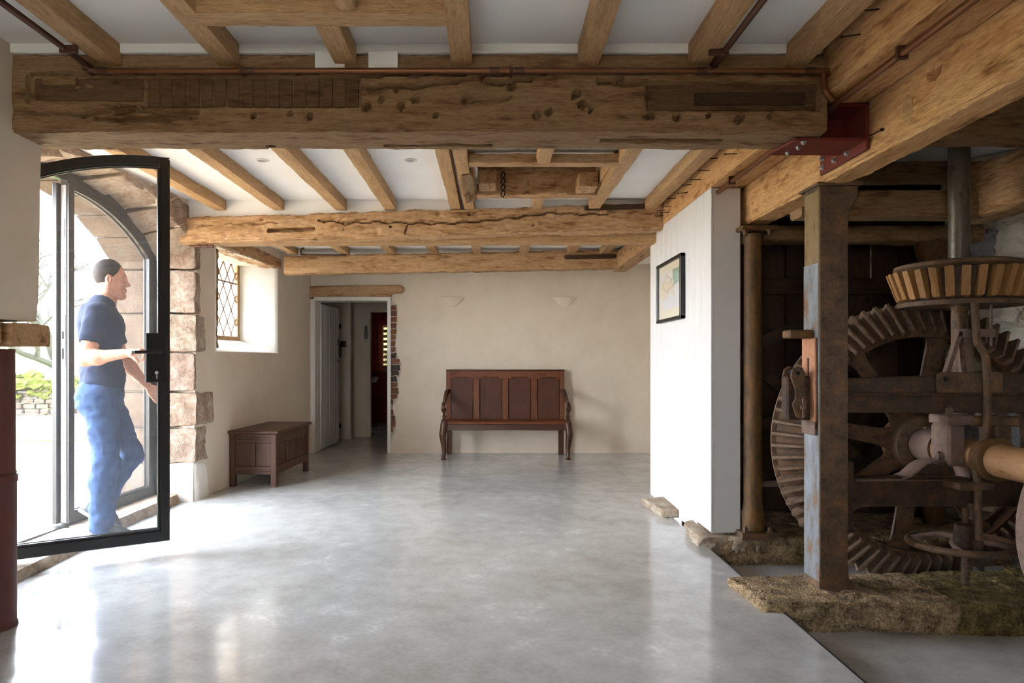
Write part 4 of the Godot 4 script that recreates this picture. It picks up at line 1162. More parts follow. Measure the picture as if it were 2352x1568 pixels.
func build_bracket() -> void:
	var b := thing("steel_bracket", "red oxide steel bracket bolting the cross beam to the pine beam", "bracket", Vector3(1.56, 2.03, -3.0))
	obj("bottom_plate", prism(pts([-0.33, -0.04, 0.005, -0.04, 0.005, 0.17, -0.3, 0.17]), 0.0, 0.012, 0.002).moved(Transform3D(Basis(Vector3.RIGHT, Vector3(0, 0, 1), Vector3(0, -1, 0)), Vector3(0, 0.035, 0.0))), M.red_oxide, b)
	obj("side_plate", prism(pts([-0.23, -0.015, 0.17, -0.015, 0.17, 0.18, 0.0, 0.18, -0.02, 0.12, -0.23, 0.12]), -0.004, 0.008, 0.002).moved(Transform3D(Basis(Vector3(0, 0, 1), Vector3.UP, Vector3(-1, 0, 0)), Vector3(0.0, 0, 0))), M.red_oxide, b)
	obj("top_plate", span(Vector3(-0.12, 0.165, 0.0), Vector3(0.005, 0.177, 0.17), 0.002), M.red_oxide, b)
	obj("web", span(Vector3(-0.12, 0.035, -0.01), Vector3(0.005, 0.177, 0.002), 0.002), M.red_oxide, b)
	for q in [[-0.26, 0.15], [-0.25, 0.08], [-0.26, -0.0]]:
		obj("bolt", bolt_shape(0.009, 0.01).moved(Transform3D(Basis(Vector3.RIGHT, PI), Vector3(q[0], 0.023, q[1]))), M.steel, b.get_child(0))
	for q in [[0.02, 0.016], [0.02, 0.057], [-0.09, 0.016], [-0.09, 0.057], [-0.2, 0.016], [-0.2, 0.057]]:
		obj("bolt", bolt_shape(0.011, 0.013).moved(Transform3D(Basis(Vector3(0, 0, 1), PI / 2), Vector3(-0.008, q[1], q[0]))), M.steel, b.get_child(1))
	# small brass straps where the pipe passes
	var st := obj("strap", span(Vector3(-0.22, 0.085, -0.16), Vector3(-0.17, 0.115, -0.1), 0.003), M.brass, b)
	obj("bolt", bolt_shape(0.009, 0.014).moved(Transform3D(Basis(Vector3.RIGHT, PI), Vector3(-0.2, 0.085, -0.13))), M.steel, st)

# ---------------------------------------------------------------- glass doors
# one arched leaf, its hinge edge at x = 0 and its meeting edge, where the arch is highest, at x = width
func leaf(o: Node3D, width: float, m: Material, side: Material) -> void:
	var r := 1.58
	var top := 2.245
	var arc := func(inset: float, x0: float, x1: float) -> Array:
		var out := []
		for i in 13:
			var x := lerpf(x0, x1, i / 12.0)
			out.append(Vector2(x, top - r + sqrt(pow(r - inset, 2) - pow(width - x, 2))))
		return out
	var f := 0.052
	var head := PackedVector2Array(arc.call(0.0, 0.0, width))
	var under: Array = arc.call(f, f * 0.6, width - f)
	under.reverse()
	head.append_array(PackedVector2Array(under))
	obj("head_rail", prism(head, -0.028, 0.028, 0.004), m, o)
	obj("bottom_rail", span(Vector3(0, 0, -0.028), Vector3(width, f + 0.012, 0.028), 0.004), m, o)
	var hy: float = arc.call(0.0, 0.0, width)[0].y
	obj("hinge_stile", span(Vector3(0, f, -0.028), Vector3(f, hy - 0.01, 0.028), 0.004), m, o)
	obj("meeting_stile", span(Vector3(width - f, f, -0.028), Vector3(width, top - 0.012, 0.028), 0.004), side, o)
	# glazing beads
	for z in [-0.02, 0.02]:
		var path := []
		for q in arc.call(f + 0.006, f + 0.006, width - f - 0.006):
			path.append(Vector3(q.x, q.y, z))
		obj("glazing_bead", sweep(path, rect(0.012, 0.012, 0.002), Vector3(0, 0, 1)), side, o)
		obj("glazing_bead", span(Vector3(f, f + 0.012, z - 0.006), Vector3(width - f, f + 0.024, z + 0.006), 0.002), side, o)
		for x in [f, width - f - 0.012]:
			obj("glazing_bead", span(Vector3(x, f + 0.02, z - 0.006), Vector3(x + 0.012, path[0].y if x == f else top - f - 0.012, z + 0.006), 0.002), side, o)
	var glass := PackedVector2Array(arc.call(f, f * 0.5, width - f))
	glass.append(Vector2(width - f, f))
	glass.append(Vector2(f * 0.5, f))
	obj("pane", prism(glass, -0.004, 0.004, 0.0), M.glass, o)

func build_doors() -> void:
	var d := setting("door_2", "fixed arched glass leaf with strike plates on its dark edge", "door")
	d.transform = WL * Transform3D(Basis(Vector3.UP, PI), Vector3(-0.13, 0.08, -0.285))
	leaf(d, 1.0, M.frame_side, M.frame_side)
	obj("astragal", span(Vector3(0.985, 0.005, 0.028), Vector3(1.03, 2.21, 0.06), 0.003), M.frame_side, d)
	obj("edge_strip", span(Vector3(0.96, 0.005, -0.042), Vector3(1.01, 2.21, -0.026), 0.003), M.frame_side, d)
	obj("edge_channel", span(Vector3(0.999, 0.01, -0.018), Vector3(1.006, 2.2, 0.02), 0.002), M.bare_metal, d)
	for y in [1.86, 1.55, 0.22]:
		obj("keep", span(Vector3(1.005, y, -0.01), Vector3(1.011, y + 0.12, 0.01), 0.002), M.trim_paint, d)
	var sp := obj("strike_plate", span(Vector3(1.005, 1.02, -0.014), Vector3(1.011, 1.36, 0.014), 0.002), M.trim_paint, d)
	for q in [[1.2, 0.05], [1.07, 0.07]]:
		obj("strike_hole", span(Vector3(1.0105, q[0], -0.007), Vector3(1.0117, q[0] + q[1], 0.007), 0.0), M.hole, sp)
	# outer frame
	var fr := setting("trim_5", "dark steel outer frame of the arched doorway", "door frame")
	fr.transform = WL * T(0, 0, -0.285)
	for x in [-2.2, -0.125]:
		obj("jamb", span(Vector3(x, 0.06, -0.035), Vector3(x + 0.06, 1.935, 0.04), 0.004), M.frame_side, fr)
	var path := []
	for p in arch(1.035, 1.93, 0.415, 26):
		path.append(Vector3(p.x, p.y, 0.0))
	obj("head", sweep(path, rect(0.075, 0.06, 0.004), Vector3(0, 0, 1)).moved(T(0, 0, 0.002)), M.frame_side, fr)
	obj("threshold", span(Vector3(-2.2, 0.055, -0.035), Vector3(-0.1, 0.078, 0.035), 0.003), M.frame_side, fr)
	# the leaf swung into the room
	var o := setting("door_3", "black framed arched glass door leaf standing open into room", "door")
	var x := Vector3(0.848, 0, -0.53)
	o.transform = Transform3D(Basis(x, Vector3.UP, x.cross(Vector3.UP)), Vector3(-2.80, 0.085, -3.47))
	leaf(o, 1.056, M.frame_black, M.frame_black)
	for s in [-1.0, 1.0]:
		var pl := obj("lock_plate", span(Vector3(0.93, 0.93, s * 0.031 - 0.005), Vector3(1.035, 1.215, s * 0.031 + 0.005), 0.003), M.black, o)
		obj("handle", tube(smooth_path([Vector3(1.0, 1.105, s * 0.033), Vector3(1.0, 1.105, s * 0.075), Vector3(0.985, 1.105, s * 0.085), Vector3(0.95, 1.105, s * 0.085), Vector3(0.865, 1.103, s * 0.085)], 5), 0.0095, 10), M.black, pl)
		obj("keyhole", lathe(pts([0, 0, 0.01, 0, 0.01, 0.006, 0.005, 0.008, 0, 0.008]), 10).moved(Transform3D(Basis(Vector3.RIGHT, s * PI / 2), Vector3(0.985, 0.985, s * 0.036))), M.steel, pl)
	obj("key", span(Vector3(0.981, 0.95, 0.04), Vector3(0.989, 0.975, 0.044), 0.001), M.steel, o)

# ---------------------------------------------------------------- furniture
func build_chest() -> void:
	var W := 0.43
	var L := 0.93
	var c := thing("blanket_chest", "dark panelled oak blanket chest against the plaster wall under the window", "chest", Vector3(-2.375, 0.0, -6.17), "", deg_to_rad(-3.0))
	# x runs across the end, -z along the front
	var B := func(a: Vector3, b: Vector3, called: String, m: Material, bev := 0.003) -> void:
		obj(called, span(a, b, bev), m, c)
	for x in [0.0, W - 0.05]:
		for z in [0.0, -L + 0.05]:
			B.call(Vector3(x, 0, z - 0.05), Vector3(x + 0.05, 0.475, z), "leg", M.chest_y)
	# end facing the room and the one behind
	for z in [-0.008, -L + 0.03]:
		B.call(Vector3(0.05, 0.395, z - 0.025), Vector3(W - 0.05, 0.475, z), "top_rail", M.chest_x)
		B.call(Vector3(0.05, 0.445, z), Vector3(W - 0.05, 0.452, z + 0.005), "moulding", M.chest_x, 0.002)
		B.call(Vector3(0.05, 0.42, z), Vector3(W - 0.05, 0.43, z + 0.005), "moulding", M.chest_x, 0.002)
		B.call(Vector3(0.05, 0.11, z - 0.025), Vector3(W - 0.05, 0.185, z), "bottom_rail", M.chest_x)
		B.call(Vector3(0.05, 0.137, z), Vector3(W - 0.05, 0.147, z + 0.005), "moulding", M.chest_x, 0.002)
		B.call(Vector3(W / 2 - 0.022, 0.185, z - 0.025), Vector3(W / 2 + 0.022, 0.395, z), "muntin", M.chest_y)
		for x in [0.05, W / 2 + 0.022]:
			B.call(Vector3(x, 0.185, z - 0.022), Vector3(x + W / 2 - 0.072, 0.395, z - 0.012), "panel", M.chest_y, 0.003)
	# long front and back
	for q in [[W, 1.0], [0.0, -1.0]]:
		var x: float = q[0]
		var s: float = q[1]
		B.call(Vector3(x - s * 0.008, 0.395, -0.05), Vector3(x - s * 0.033, 0.475, -L + 0.05), "top_rail", M.chest_z)
		B.call(Vector3(x - s * 0.008, 0.445, -0.05), Vector3(x - s * 0.003, 0.452, -L + 0.05), "moulding", M.chest_z, 0.002)
		B.call(Vector3(x - s * 0.008, 0.42, -0.05), Vector3(x - s * 0.003, 0.43, -L + 0.05), "moulding", M.chest_z, 0.002)
		B.call(Vector3(x - s * 0.008, 0.11, -0.05), Vector3(x - s * 0.033, 0.185, -L + 0.05), "bottom_rail", M.chest_z)
		B.call(Vector3(x - s * 0.008, 0.137, -0.05), Vector3(x - s * 0.003, 0.147, -L + 0.05), "moulding", M.chest_z, 0.002)
		for k in 3:
			var z0 := -0.05 - k * 0.277
			if k > 0:
				B.call(Vector3(x - s * 0.008, 0.185, z0 + 0.022), Vector3(x - s * 0.033, 0.395, z0 - 0.022), "muntin", M.chest_y)
			B.call(Vector3(x - s * 0.02, 0.185, z0 - 0.02), Vector3(x - s * 0.03, 0.395, z0 - 0.257), "panel", M.chest_y, 0.003)
			if s > 0.0:
				for e in 5:
					B.call(Vector3(x - 0.021, 0.21, z0 - 0.06 - e * 0.035), Vector3(x - 0.016, 0.37, z0 - 0.075 - e * 0.035), "linenfold", M.chest_y, 0.002)
	B.call(Vector3(0.03, 0.13, -0.03), Vector3(W - 0.03, 0.145, -L + 0.03), "base_board", M.chest_z)
	var lid := prism(rect(W + 0.045, L + 0.045), 0.0, 0.03, 0.009).moved(Transform3D(Basis(Vector3.RIGHT, Vector3(0, 0, -1), Vector3.UP), Vector3(W / 2, 0.478, -L / 2)))
	obj("lid", lid, M.chest_z, c)
	obj("hinge", span(Vector3(-0.006, 0.3, -0.03), Vector3(0.0, 0.37, -0.015), 0.001), M.steel, c)

func build_settle() -> void:
	var o := thing("settle", "long dark oak settle with four fielded back panels and cabriole legs", "settle", Vector3(0.162, 0.0, -8.39))
	var hw := 0.72
	# back, leaning a little
	var lean := Transform3D(Basis(Vector3.RIGHT, deg_to_rad(-4.0)), Vector3(0, 0.40, 0.09))
	var parts := Node3D.new()
	for x in [-hw, hw - 0.055]:
		obj("back_stile", span(Vector3(x, -0.04, -0.02), Vector3(x + 0.055, 0.625, 0.02), 0.004), M.settle_y, o, lean)
	# top rail with shouldered notches over the panels
	var rail := PackedVector2Array([Vector2(-hw + 0.055, 0.615)])
	var wide := (2.0 * hw - 0.11 - 3 * 0.075) / 4.0
	for i in 4:
		var x0 := -hw + 0.055 + i * (wide + 0.075)
		for q in [[0.0, 0.515], [0.022, 0.515], [0.03, 0.52], [0.036, 0.532], [0.05, 0.54]]:
			rail.append(Vector2(x0 + q[0], q[1]))
		for q in [[0.05, 0.54], [0.036, 0.532], [0.03, 0.52], [0.022, 0.515], [0.0, 0.515]]:
			rail.append(Vector2(x0 + wide - q[0], q[1]))
	rail.append(Vector2(hw - 0.055, 0.615))
	obj("top_rail", prism(rail, -0.018, 0.02, 0.003), M.settle_x, o, lean)
	obj("top_moulding", span(Vector3(-hw - 0.004, 0.612, -0.025), Vector3(hw + 0.004, 0.632, 0.03), 0.005), M.settle_dark_x, o, lean)
	for i in 4:
		var x0 := -hw + 0.055 + i * (wide + 0.075)
		var pl := prism(rect(wide - 0.006, 0.58), -0.012, 0.004, 0.006).moved(T(x0 + wide / 2, 0.27, 0.0))
		obj("panel", pl, M.settle_panel_y, o, lean)
		if i > 0:
			obj("muntin", span(Vector3(x0 - 0.075, -0.02, -0.018), Vector3(x0, 0.516, 0.02), 0.004), M.settle_y, o, lean)
	obj("bottom_rail", span(Vector3(-hw + 0.05, -0.06, -0.018), Vector3(hw - 0.05, 0.0, 0.02), 0.004), M.settle_x, o, lean)
	# seat
	var seat := PackedVector2Array([Vector2(-hw + 0.01, 0.1), Vector2(hw - 0.01, 0.1), Vector2(hw - 0.005, 0.4), Vector2(hw - 0.02, 0.5), Vector2(hw - 0.07, 0.52), Vector2(-hw + 0.07, 0.52), Vector2(-hw + 0.02, 0.5), Vector2(-hw + 0.005, 0.4)])
	obj("seat", prism(seat, -0.434, -0.405, 0.007).moved(Transform3D(Basis(Vector3.RIGHT, Vector3(0, 0, 1), Vector3(0, -1, 0)), Vector3.ZERO)), M.settle_x, o)
	var apron := PackedVector2Array()
	for i in 21:
		var x := lerpf(-hw + 0.03, hw - 0.03, i / 20.0)
		apron.append(Vector2(x, 0.335 + 0.002 * cos(x * 7.0)))
	apron.append(Vector2(hw - 0.03, 0.405))
	apron.append(Vector2(-hw + 0.03, 0.405))
	obj("apron", prism(apron, 0.465, 0.492, 0.003), M.settle_dark_x, o)
	for s in [-1.0, 1.0]:
		obj("side_rail", span(Vector3(s * (hw - 0.05), 0.335, 0.1), Vector3(s * (hw - 0.02), 0.405, 0.48), 0.003), M.settle_dark_z, o)
		# square rear leg, cabriole front leg
		obj("leg", span(Vector3(s * (hw - 0.075), 0.0, 0.06), Vector3(s * (hw - 0.01), 0.4, 0.11), 0.004), M.settle_dark_y, o)
		var x: float = s * (hw - 0.0)
		var path := smooth_path([Vector3(x - s * 0.002, 0.0, 0.53), Vector3(x, 0.02, 0.53), Vector3(x - s * 0.002, 0.045, 0.522), Vector3(x - s * 0.008, 0.09, 0.51), Vector3(x - s * 0.004, 0.16, 0.508), Vector3(x + s * 0.007, 0.25, 0.516), Vector3(x + s * 0.009, 0.3, 0.518), Vector3(x + s * 0.002, 0.345, 0.51), Vector3(x - s * 0.004, 0.42, 0.5)], 3)
		var girth := []
		for i in path.size():
			var t := float(i) / (path.size() - 1)
			girth.append(0.034 * smoothstep(0.0, 0.05, 0.11 - t) + lerpf(0.018, 0.038, smoothstep(0.25, 0.75, t)) * smoothstep(0.06, 0.14, t) + 0.004)
		obj("leg", sweep(path, circle(1.0, 12), Vector3(0, 0, 1), girth), M.settle_dark_y, o)
		obj("leg_block", span(Vector3(x - s * 0.035, 0.335, 0.465), Vector3(x + s * 0.028, 0.455, 0.53), 0.006), M.settle_dark_y, o)
		obj("arm_support", lathe(pts([0, 0.455, 0.022, 0.455, 0.024, 0.468, 0.014, 0.478, 0.024, 0.492, 0.025, 0.502, 0.014, 0.515, 0.013, 0.525, 0.022, 0.54, 0.02, 0.552, 0.012, 0.56, 0.016, 0.575, 0, 0.58]), 16).moved(T(x - s * 0.004, 0, 0.497)), M.settle_dark_y, o)
		# arm: falls from the back and scrolls over at the front
		var arm := smooth_path([Vector3(s * (hw - 0.025), 0.77, 0.08), Vector3(s * (hw - 0.01), 0.755, 0.13), Vector3(s * hw, 0.685, 0.25), Vector3(s * (hw + 0.004), 0.645, 0.38), Vector3(s * (hw + 0.002), 0.645, 0.47), Vector3(s * hw, 0.64, 0.52), Vector3(s * hw, 0.61, 0.545), Vector3(s * hw, 0.58, 0.53), Vector3(s * hw, 0.575, 0.505)], 4)
		var fat := []
		for i in arm.size():
			fat.append(1.0 - 0.35 * sin(PI * float(i) / (arm.size() - 1)))
		obj("arm", sweep(arm, rect(0.06, 0.055, 0.016), Vector3.UP, fat), M.settle_dark_z, o)

func build_picture() -> void:
	var p := thing("picture_frame", "black framed map print with cream mount on the white partition", "picture", Vector3(1.352, 1.665, -5.12))
	p.transform = Transform3D(Basis(Vector3(0, 0, 1), Vector3.UP, Vector3(-1, 0, 0)), Vector3(1.351, 1.665, -5.12))
	var W := 0.70
	var H := 0.46
	for q in [[-1.0, 0], [1.0, 0], [0, -1.0], [0, 1.0]]:
		var c := Vector3(q[0] * (W / 2 - 0.0125), q[1] * (H / 2 - 0.0125), 0.018)
		obj("frame", box(Vector3(0.025 if q[0] != 0 else W, 0.025 if q[1] != 0 else H, 0.036), 0.004, c), M.black, p)
	obj("backing", span(Vector3(-W / 2 + 0.02, -H / 2 + 0.02, 0.0), Vector3(W / 2 - 0.02, H / 2 - 0.02, 0.012), 0.0), M.black, p)
	var mount := flat(Color(0.88, 0.85, 0.74), 0.9)
	obj("mount", span(Vector3(-W / 2 + 0.024, -H / 2 + 0.024, 0.012), Vector3(W / 2 - 0.024, H / 2 - 0.024, 0.016), 0.0), mount, p)
	var q := PlaneMesh.new()
	q.size = Vector2(0.5, 0.285)
	q.orientation = PlaneMesh.FACE_Z
	var mm := StandardMaterial3D.new()
	mm.albedo_texture = map_print()
	mm.roughness = 0.85
	obj("print", q, mm, p, T(0.0, 0.006, 0.0175))
	obj("glazing", span(Vector3(-W / 2 + 0.024, -H / 2 + 0.024, 0.024), Vector3(W / 2 - 0.024, H / 2 - 0.024, 0.026), 0.0), M.glass, p)

# a printed map of no particular place: pale water, cream land, green upland, brown roads
func map_print() -> ImageTexture:
	var im := Image.create(256, 160, false, Image.FORMAT_RGB8)
	var n := FastNoiseLite.new()
	n.seed = 4
	n.frequency = 0.02
	for y in 160:
		for x in 256:
			var wob := n.get_noise_2d(x, y) * 26.0
			var c := Color(0.84, 0.84, 0.86)
			if y < 98 + wob + 12.0 * sin(x * 0.035) and x < 190 + wob:
				c = Color(0.85, 0.79, 0.68)
			if x < 70 and y < 40 + wob:
				c = Color(0.84, 0.83, 0.84)
			if x > 172 + wob * 0.8 + y * 0.1 and y < 72 + wob:
				c = Color(0.42, 0.62, 0.56)
			if x > 105 and x < 165 and y < 40 + wob * 0.7:
				c = Color(0.86, 0.84, 0.84)
			im.set_pixel(x, y, c)
	var roads := [[20, 60, 70, 12, 70, 12, 150, 40, 150, 40, 92, 88, 92, 88, 20, 60, 150, 40, 205, 10, 205, 10, 222, 0, 92, 88, 88, 120, 150, 40, 168, 70, 168, 70, 100, 82]]
	for r in roads:
		for k in range(0, r.size(), 4):
			for i in 160:
				var t := i / 159.0
				var p := Vector2(lerpf(r[k], r[k + 2], t) + 4.0 * n.get_noise_1d(i * 3.0 + k), lerpf(r[k + 1], r[k + 3], t))
				im.fill_rect(Rect2i(int(p.x) - 1, int(p.y) - 1, 3, 2), Color(0.56, 0.42, 0.32))
	return ImageTexture.create_from_image(im)

func build_near_left() -> void:
	var l := thing("oak_plank", "thick oak plank resting on the red column at left edge", "plank", Vector3(-2.4, 1.2, -2.98))
	obj("plank", timber(0.465, 0.095, 0.24, 0.015, 0.006, 0.003, 6.0).moved(T(0, 0, 0.11)), M.beam_x, l)
	var m := thing("oak_plank", "long oak bearer under near wall beyond left edge", "plank", Vector3(-2.15, 1.21, -2.72))
	obj("plank", span(Vector3(-0.2, 0, 0), Vector3(0.2, 0.088, 5.1), 0.006), M.beam_z, m)
	var c := thing("iron_column", "dark red painted round iron column at the left edge", "column", Vector3(-2.135, 0, -2.92))
	obj("shaft", lathe(pts([0, 0.0, 0.086, 0.0, 0.086, 0.62, 0.083, 0.625, 0.083, 0.655, 0.087, 0.66, 0.082, 0.665, 0.08, 1.19, 0, 1.19]), 28), M.red_column, c)
	obj("collar", lathe(pts([0.08, 0.615, 0.09, 0.62, 0.09, 0.65, 0.08, 0.655]), 28, true), M.red_column, c)
	obj("base_ring", lathe(pts([0.07, 0.0, 0.092, 0.0, 0.09, 0.015, 0.086, 0.02]), 28, true), M.red_column, c)

# ---------------------------------------------------------------- the mill gears and what carries them
func build_gears() -> void:
	# stone beds
	var s := thing("stone_bed", "long rough stone bed under the square iron column, in front", "stone", Vector3(1.2, -0.1, -3.09))
	obj("stone", hexa([Vector3(0.0, 0.09, -0.36), Vector3(0.92, -0.02, -0.42), Vector3(-0.01, 0.148, -0.36), Vector3(0.92, 0.152, -0.42), Vector3(0.035, 0.09, -0.005), Vector3(0.92, -0.02, 0.005), Vector3(0.035, 0.148, 0.0), Vector3(0.92, 0.148, 0.01)], Vector3i(44, 8, 22), 0.02, 11.0, 0.06, 3.0), M.slab, s)
	obj("stone", hexa([Vector3(0.14, -0.02, -0.38), Vector3(1.0, -0.02, -0.4), Vector3(0.14, 0.1, -0.36), Vector3(1.0, 0.14, -0.4), Vector3(0.14, -0.02, -0.03), Vector3(1.0, -0.02, -0.02), Vector3(0.14, 0.1, -0.02), Vector3(1.0, 0.12, -0.01)], Vector3i(20, 6, 10), 0.014, 9.0, 0.06, 7.0), M.slab, s)
	obj("stone", hexa([Vector3(0.9, -0.02, -0.44), Vector3(2.15, -0.02, -0.5), Vector3(0.9, 0.15, -0.42), Vector3(2.15, 0.185, -0.5), Vector3(0.9, -0.02, 0.01), Vector3(2.15, -0.02, 0.05), Vector3(0.9, 0.14, 0.0), Vector3(2.15, 0.12, 0.05)], Vector3i(44, 8, 20), 0.035, 8.0, 0.12, 9.0), M.slab_green, s)
	s = thing("stone_bed", "long rough stone bed under partition end, behind the big wheel", "stone", Vector3(1.23, -0.1, -4.15))
	obj("stone", hexa([Vector3(0.06, 0.09, -0.4), Vector3(0.4, -0.02, -0.75), Vector3(0.03, 0.165, -0.38), Vector3(0.4, 0.17, -0.75), Vector3(0.02, 0.09, -0.02), Vector3(0.4, -0.02, 0.0), Vector3(0.04, 0.16, -0.02), Vector3(0.4, 0.165, 0.01)], Vector3i(18, 8, 18), 0.02, 9.0, 0.1, 2.0), M.stones[1], s)
	obj("stone", hexa([Vector3(0.2, -0.02, -0.8), Vector3(1.58, -0.02, -0.55), Vector3(0.2, 0.165, -0.8), Vector3(1.58, 0.19, -0.55), Vector3(0.14, -0.02, 0.0), Vector3(1.95, -0.02, 0.03), Vector3(0.16, 0.16, 0.0), Vector3(1.95, 0.18, 0.03)], Vector3i(54, 10, 16), 0.025, 10.0, 0.08, 4.0), M.slab, s)
	s = thing("stone_block", "small loose pale stone block at the foot of partition boards", "stone", Vector3(1.18, 0.0, -5.4))
	obj("stone", hexa([Vector3(0.0, 0.0, 0), Vector3(0.2, 0.0, 0), Vector3(0.0, 0.06, 0), Vector3(0.2, 0.07, 0), Vector3(0.06, 0.0, 0.46), Vector3(0.2, 0.0, 0.47), Vector3(0.06, 0.058, 0.46), Vector3(0.2, 0.062, 0.47)], Vector3i(8, 5, 12), 0.01, 10.0, 0.15, 6.0), M.stones[1], s)
	# square iron column
	var c := thing("iron_column", "square cast iron column with flaked grey paint beside gears", "column", Vector3(1.566, 0.05, -3.42))
	var prof := pts([-0.004, 0.0, 0.16, 0.0, 0.148, 0.02, 0.138, 0.06, 0.135, 0.12, 0.135, 1.72, 0.14, 1.79, 0.155, 1.84, 0.178, 1.87, 0.182, 1.9, 0.182, 1.925, -0.004, 1.925, 0.0, 1.9, 0.0, 0.04])
	obj("front_web", prism(prof, 0.006, 0.16, 0.003), M.rust, c)
	obj("side_face", span(Vector3(-0.003, 0.03, 0.0), Vector3(0.02, 1.25, 0.157), 0.002), M.cast_iron, c)
	obj("side_face", span(Vector3(-0.003, 1.24, 0.004), Vector3(0.02, 1.91, 0.155), 0.002), M.ochre_face, c)
	obj("side_face", span(Vector3(-0.006, 1.2, 0.002), Vector3(0.018, 1.56, 0.153), 0.002), M.cast_iron, c)
	obj("head_plate", span(Vector3(-0.02, 1.925, -0.02), Vector3(0.2, 1.94, 0.18), 0.003), M.rust, c)
	obj("foot", hexa([Vector3(-0.01, -0.02, -0.02), Vector3(0.2, -0.02, -0.02), Vector3(-0.004, 0.03, 0.0), Vector3(0.16, 0.03, 0.0), Vector3(-0.015, -0.02, 0.19), Vector3(0.2, -0.02, 0.19), Vector3(-0.004, 0.03, 0.16), Vector3(0.16, 0.03, 0.16)], Vector3i(6, 3, 6), 0.006, 14.0, 0.1), M.rust, c)
	# clamp and lever on its side
	var k := thing("lever_clamp", "orange primed slotted clamp with forked lever on square column", "clamp", Vector3(1.56, 0.78, -3.34))
	obj("collar", span(Vector3(-0.115, 0.47, -0.06), Vector3(0.0, 0.51, 0.03), 0.006), M.ochre_iron, k)
	obj("slot_cheek", span(Vector3(-0.013, 0.03, -0.07), Vector3(0.0, 0.47, -0.018), 0.004), M.orange_lead, k)
	obj("slot_cheek", span(Vector3(-0.013, 0.03, 0.006), Vector3(0.0, 0.47, 0.066), 0.004), M.orange_lead, k)
	obj("slot_end", span(Vector3(-0.013, 0.37, -0.02), Vector3(0.0, 0.47, 0.01), 0.004), M.orange_lead, k)
	obj("slot_end", span(Vector3(-0.015, 0.0, -0.07), Vector3(0.0, 0.07, 0.066), 0.004), M.dusty, k)
	obj("slot_back", span(Vector3(-0.004, 0.06, -0.02), Vector3(0.001, 0.38, 0.01), 0.0), M.hole, k)
	obj("block", span(Vector3(-0.125, 0.07, -0.05), Vector3(-0.005, 0.285, 0.02), 0.008), M.rust_dark, k)
	var lever := pts([-0.105, 0.17, -0.085, 0.1, -0.06, 0.085, -0.04, 0.1, -0.035, 0.17, -0.045, 0.28, -0.045, 0.34, -0.055, 0.37, -0.08, 0.378, -0.105, 0.36, -0.112, 0.32, -0.1, 0.28, -0.09, 0.25, -0.09, 0.2])
	for i in lever.size():
		lever[i].y *= 0.88
	obj("lever_plate", prism(lever, 0.022, 0.036, 0.002), M.iron, k)
	obj("lever_plate", prism(lever, -0.07, -0.056, 0.002), M.iron, k)
	obj("pin", tube([Vector3(-0.08, 0.3, -0.075), Vector3(-0.08, 0.3, 0.038)], 0.011, 10), M.hole, k)
	obj("pin", tube([Vector3(-0.06, 0.135, -0.07), Vector3(-0.06, 0.135, 0.055)], 0.011, 10), M.dusty, k)
	obj("cotter", tube([Vector3(-0.06, 0.085, 0.047), Vector3(-0.06, 0.175, 0.047)], 0.004, 6), M.dusty, k)
	# round iron column behind the partition end
	c = thing("iron_column", "round ochre stained iron column behind the partition end", "column", Vector3(1.605, 0.07, -4.2))
	obj("shaft", lathe(pts([0, 0.02, 0.062, 0.02, 0.066, 0.05, 0.066, 0.14, 0.06, 0.16, 0.055, 0.2, 0.052, 1.78, 0.058, 1.8, 0.058, 1.845, 0, 1.845]), 26), M.ochre_iron, c)
	var bp := obj("base_plate", span(Vector3(-0.1, -0.01, -0.09), Vector3(0.115, 0.03, 0.09), 0.004), M.rust, c)
	var hp := obj("head_plate", span(Vector3(-0.1, 1.86, -0.1), Vector3(0.115, 1.885, 0.1), 0.004), M.ochre_iron, c)
	for q in [[-0.07, 0.065], [0.08, 0.065], [-0.07, -0.065], [0.08, -0.065]]:
		obj("bolt", bolt_shape(0.016, 0.03).moved(T(q[0], 0.03, q[1])), M.iron, bp)
		obj("bolt", bolt_shape(0.016, 0.03).moved(Transform3D(Basis(Vector3.RIGHT, PI), Vector3(q[0], 1.86, q[1]))), M.ochre_iron, hp)
	# another column far behind
	c = thing("iron_column", "olive iron column with flared head behind the wooden-cogged gear", "column", Vector3(2.86, -0.1, -4.42))
	obj("shaft", lathe(pts([0, 0, 0.06, 0, 0.06, 1.8, 0.075, 1.87, 0.1, 1.92, 0.11, 2.0, 0, 2.0]), 24), M.ochre_iron, c)
	build_pit_wheel()
	build_crown_gear()
	build_frame()
	# big dim wheel behind everything
	var d := thing("mill_wheel", "dim spoked iron wheel in the dark behind round column", "gear wheel", Vector3(2.18, 0.79, -4.76))
	obj("rim", lathe(pts([0.52, -0.05, 0.61, -0.05, 0.61, 0.05, 0.52, 0.05]), 60, true).moved(Transform3D(Basis(Vector3.RIGHT, PI / 2), Vector3.ZERO)), M.rust_dark, d)
	for i in 6:
		var a := TAU * i / 6.0 + 0.3
		obj("spoke", bar(Vector3(cos(a), sin(a), 0) * 0.08, Vector3(cos(a), sin(a), 0) * 0.54, 0.08, 0.05, 0.005, Vector3(0, 0, 1)), M.rust_dark, d)
	obj("hub", lathe(pts([0, -0.08, 0.11, -0.08, 0.11, 0.08, 0, 0.08]), 24).moved(Transform3D(Basis(Vector3.RIGHT, PI / 2), Vector3.ZERO)), M.rust_dark, d)
	# pale rail on the floor of the pit
	var r := thing("steel_rail", "pale steel bar lying across the dark behind big wheel", "bar", Vector3(1.75, 0.35, -4.3))
	obj("bar", span(Vector3(-0.08, 0, 0), Vector3(0.7, 0.035, 0.03), 0.004), M.dusty, r)

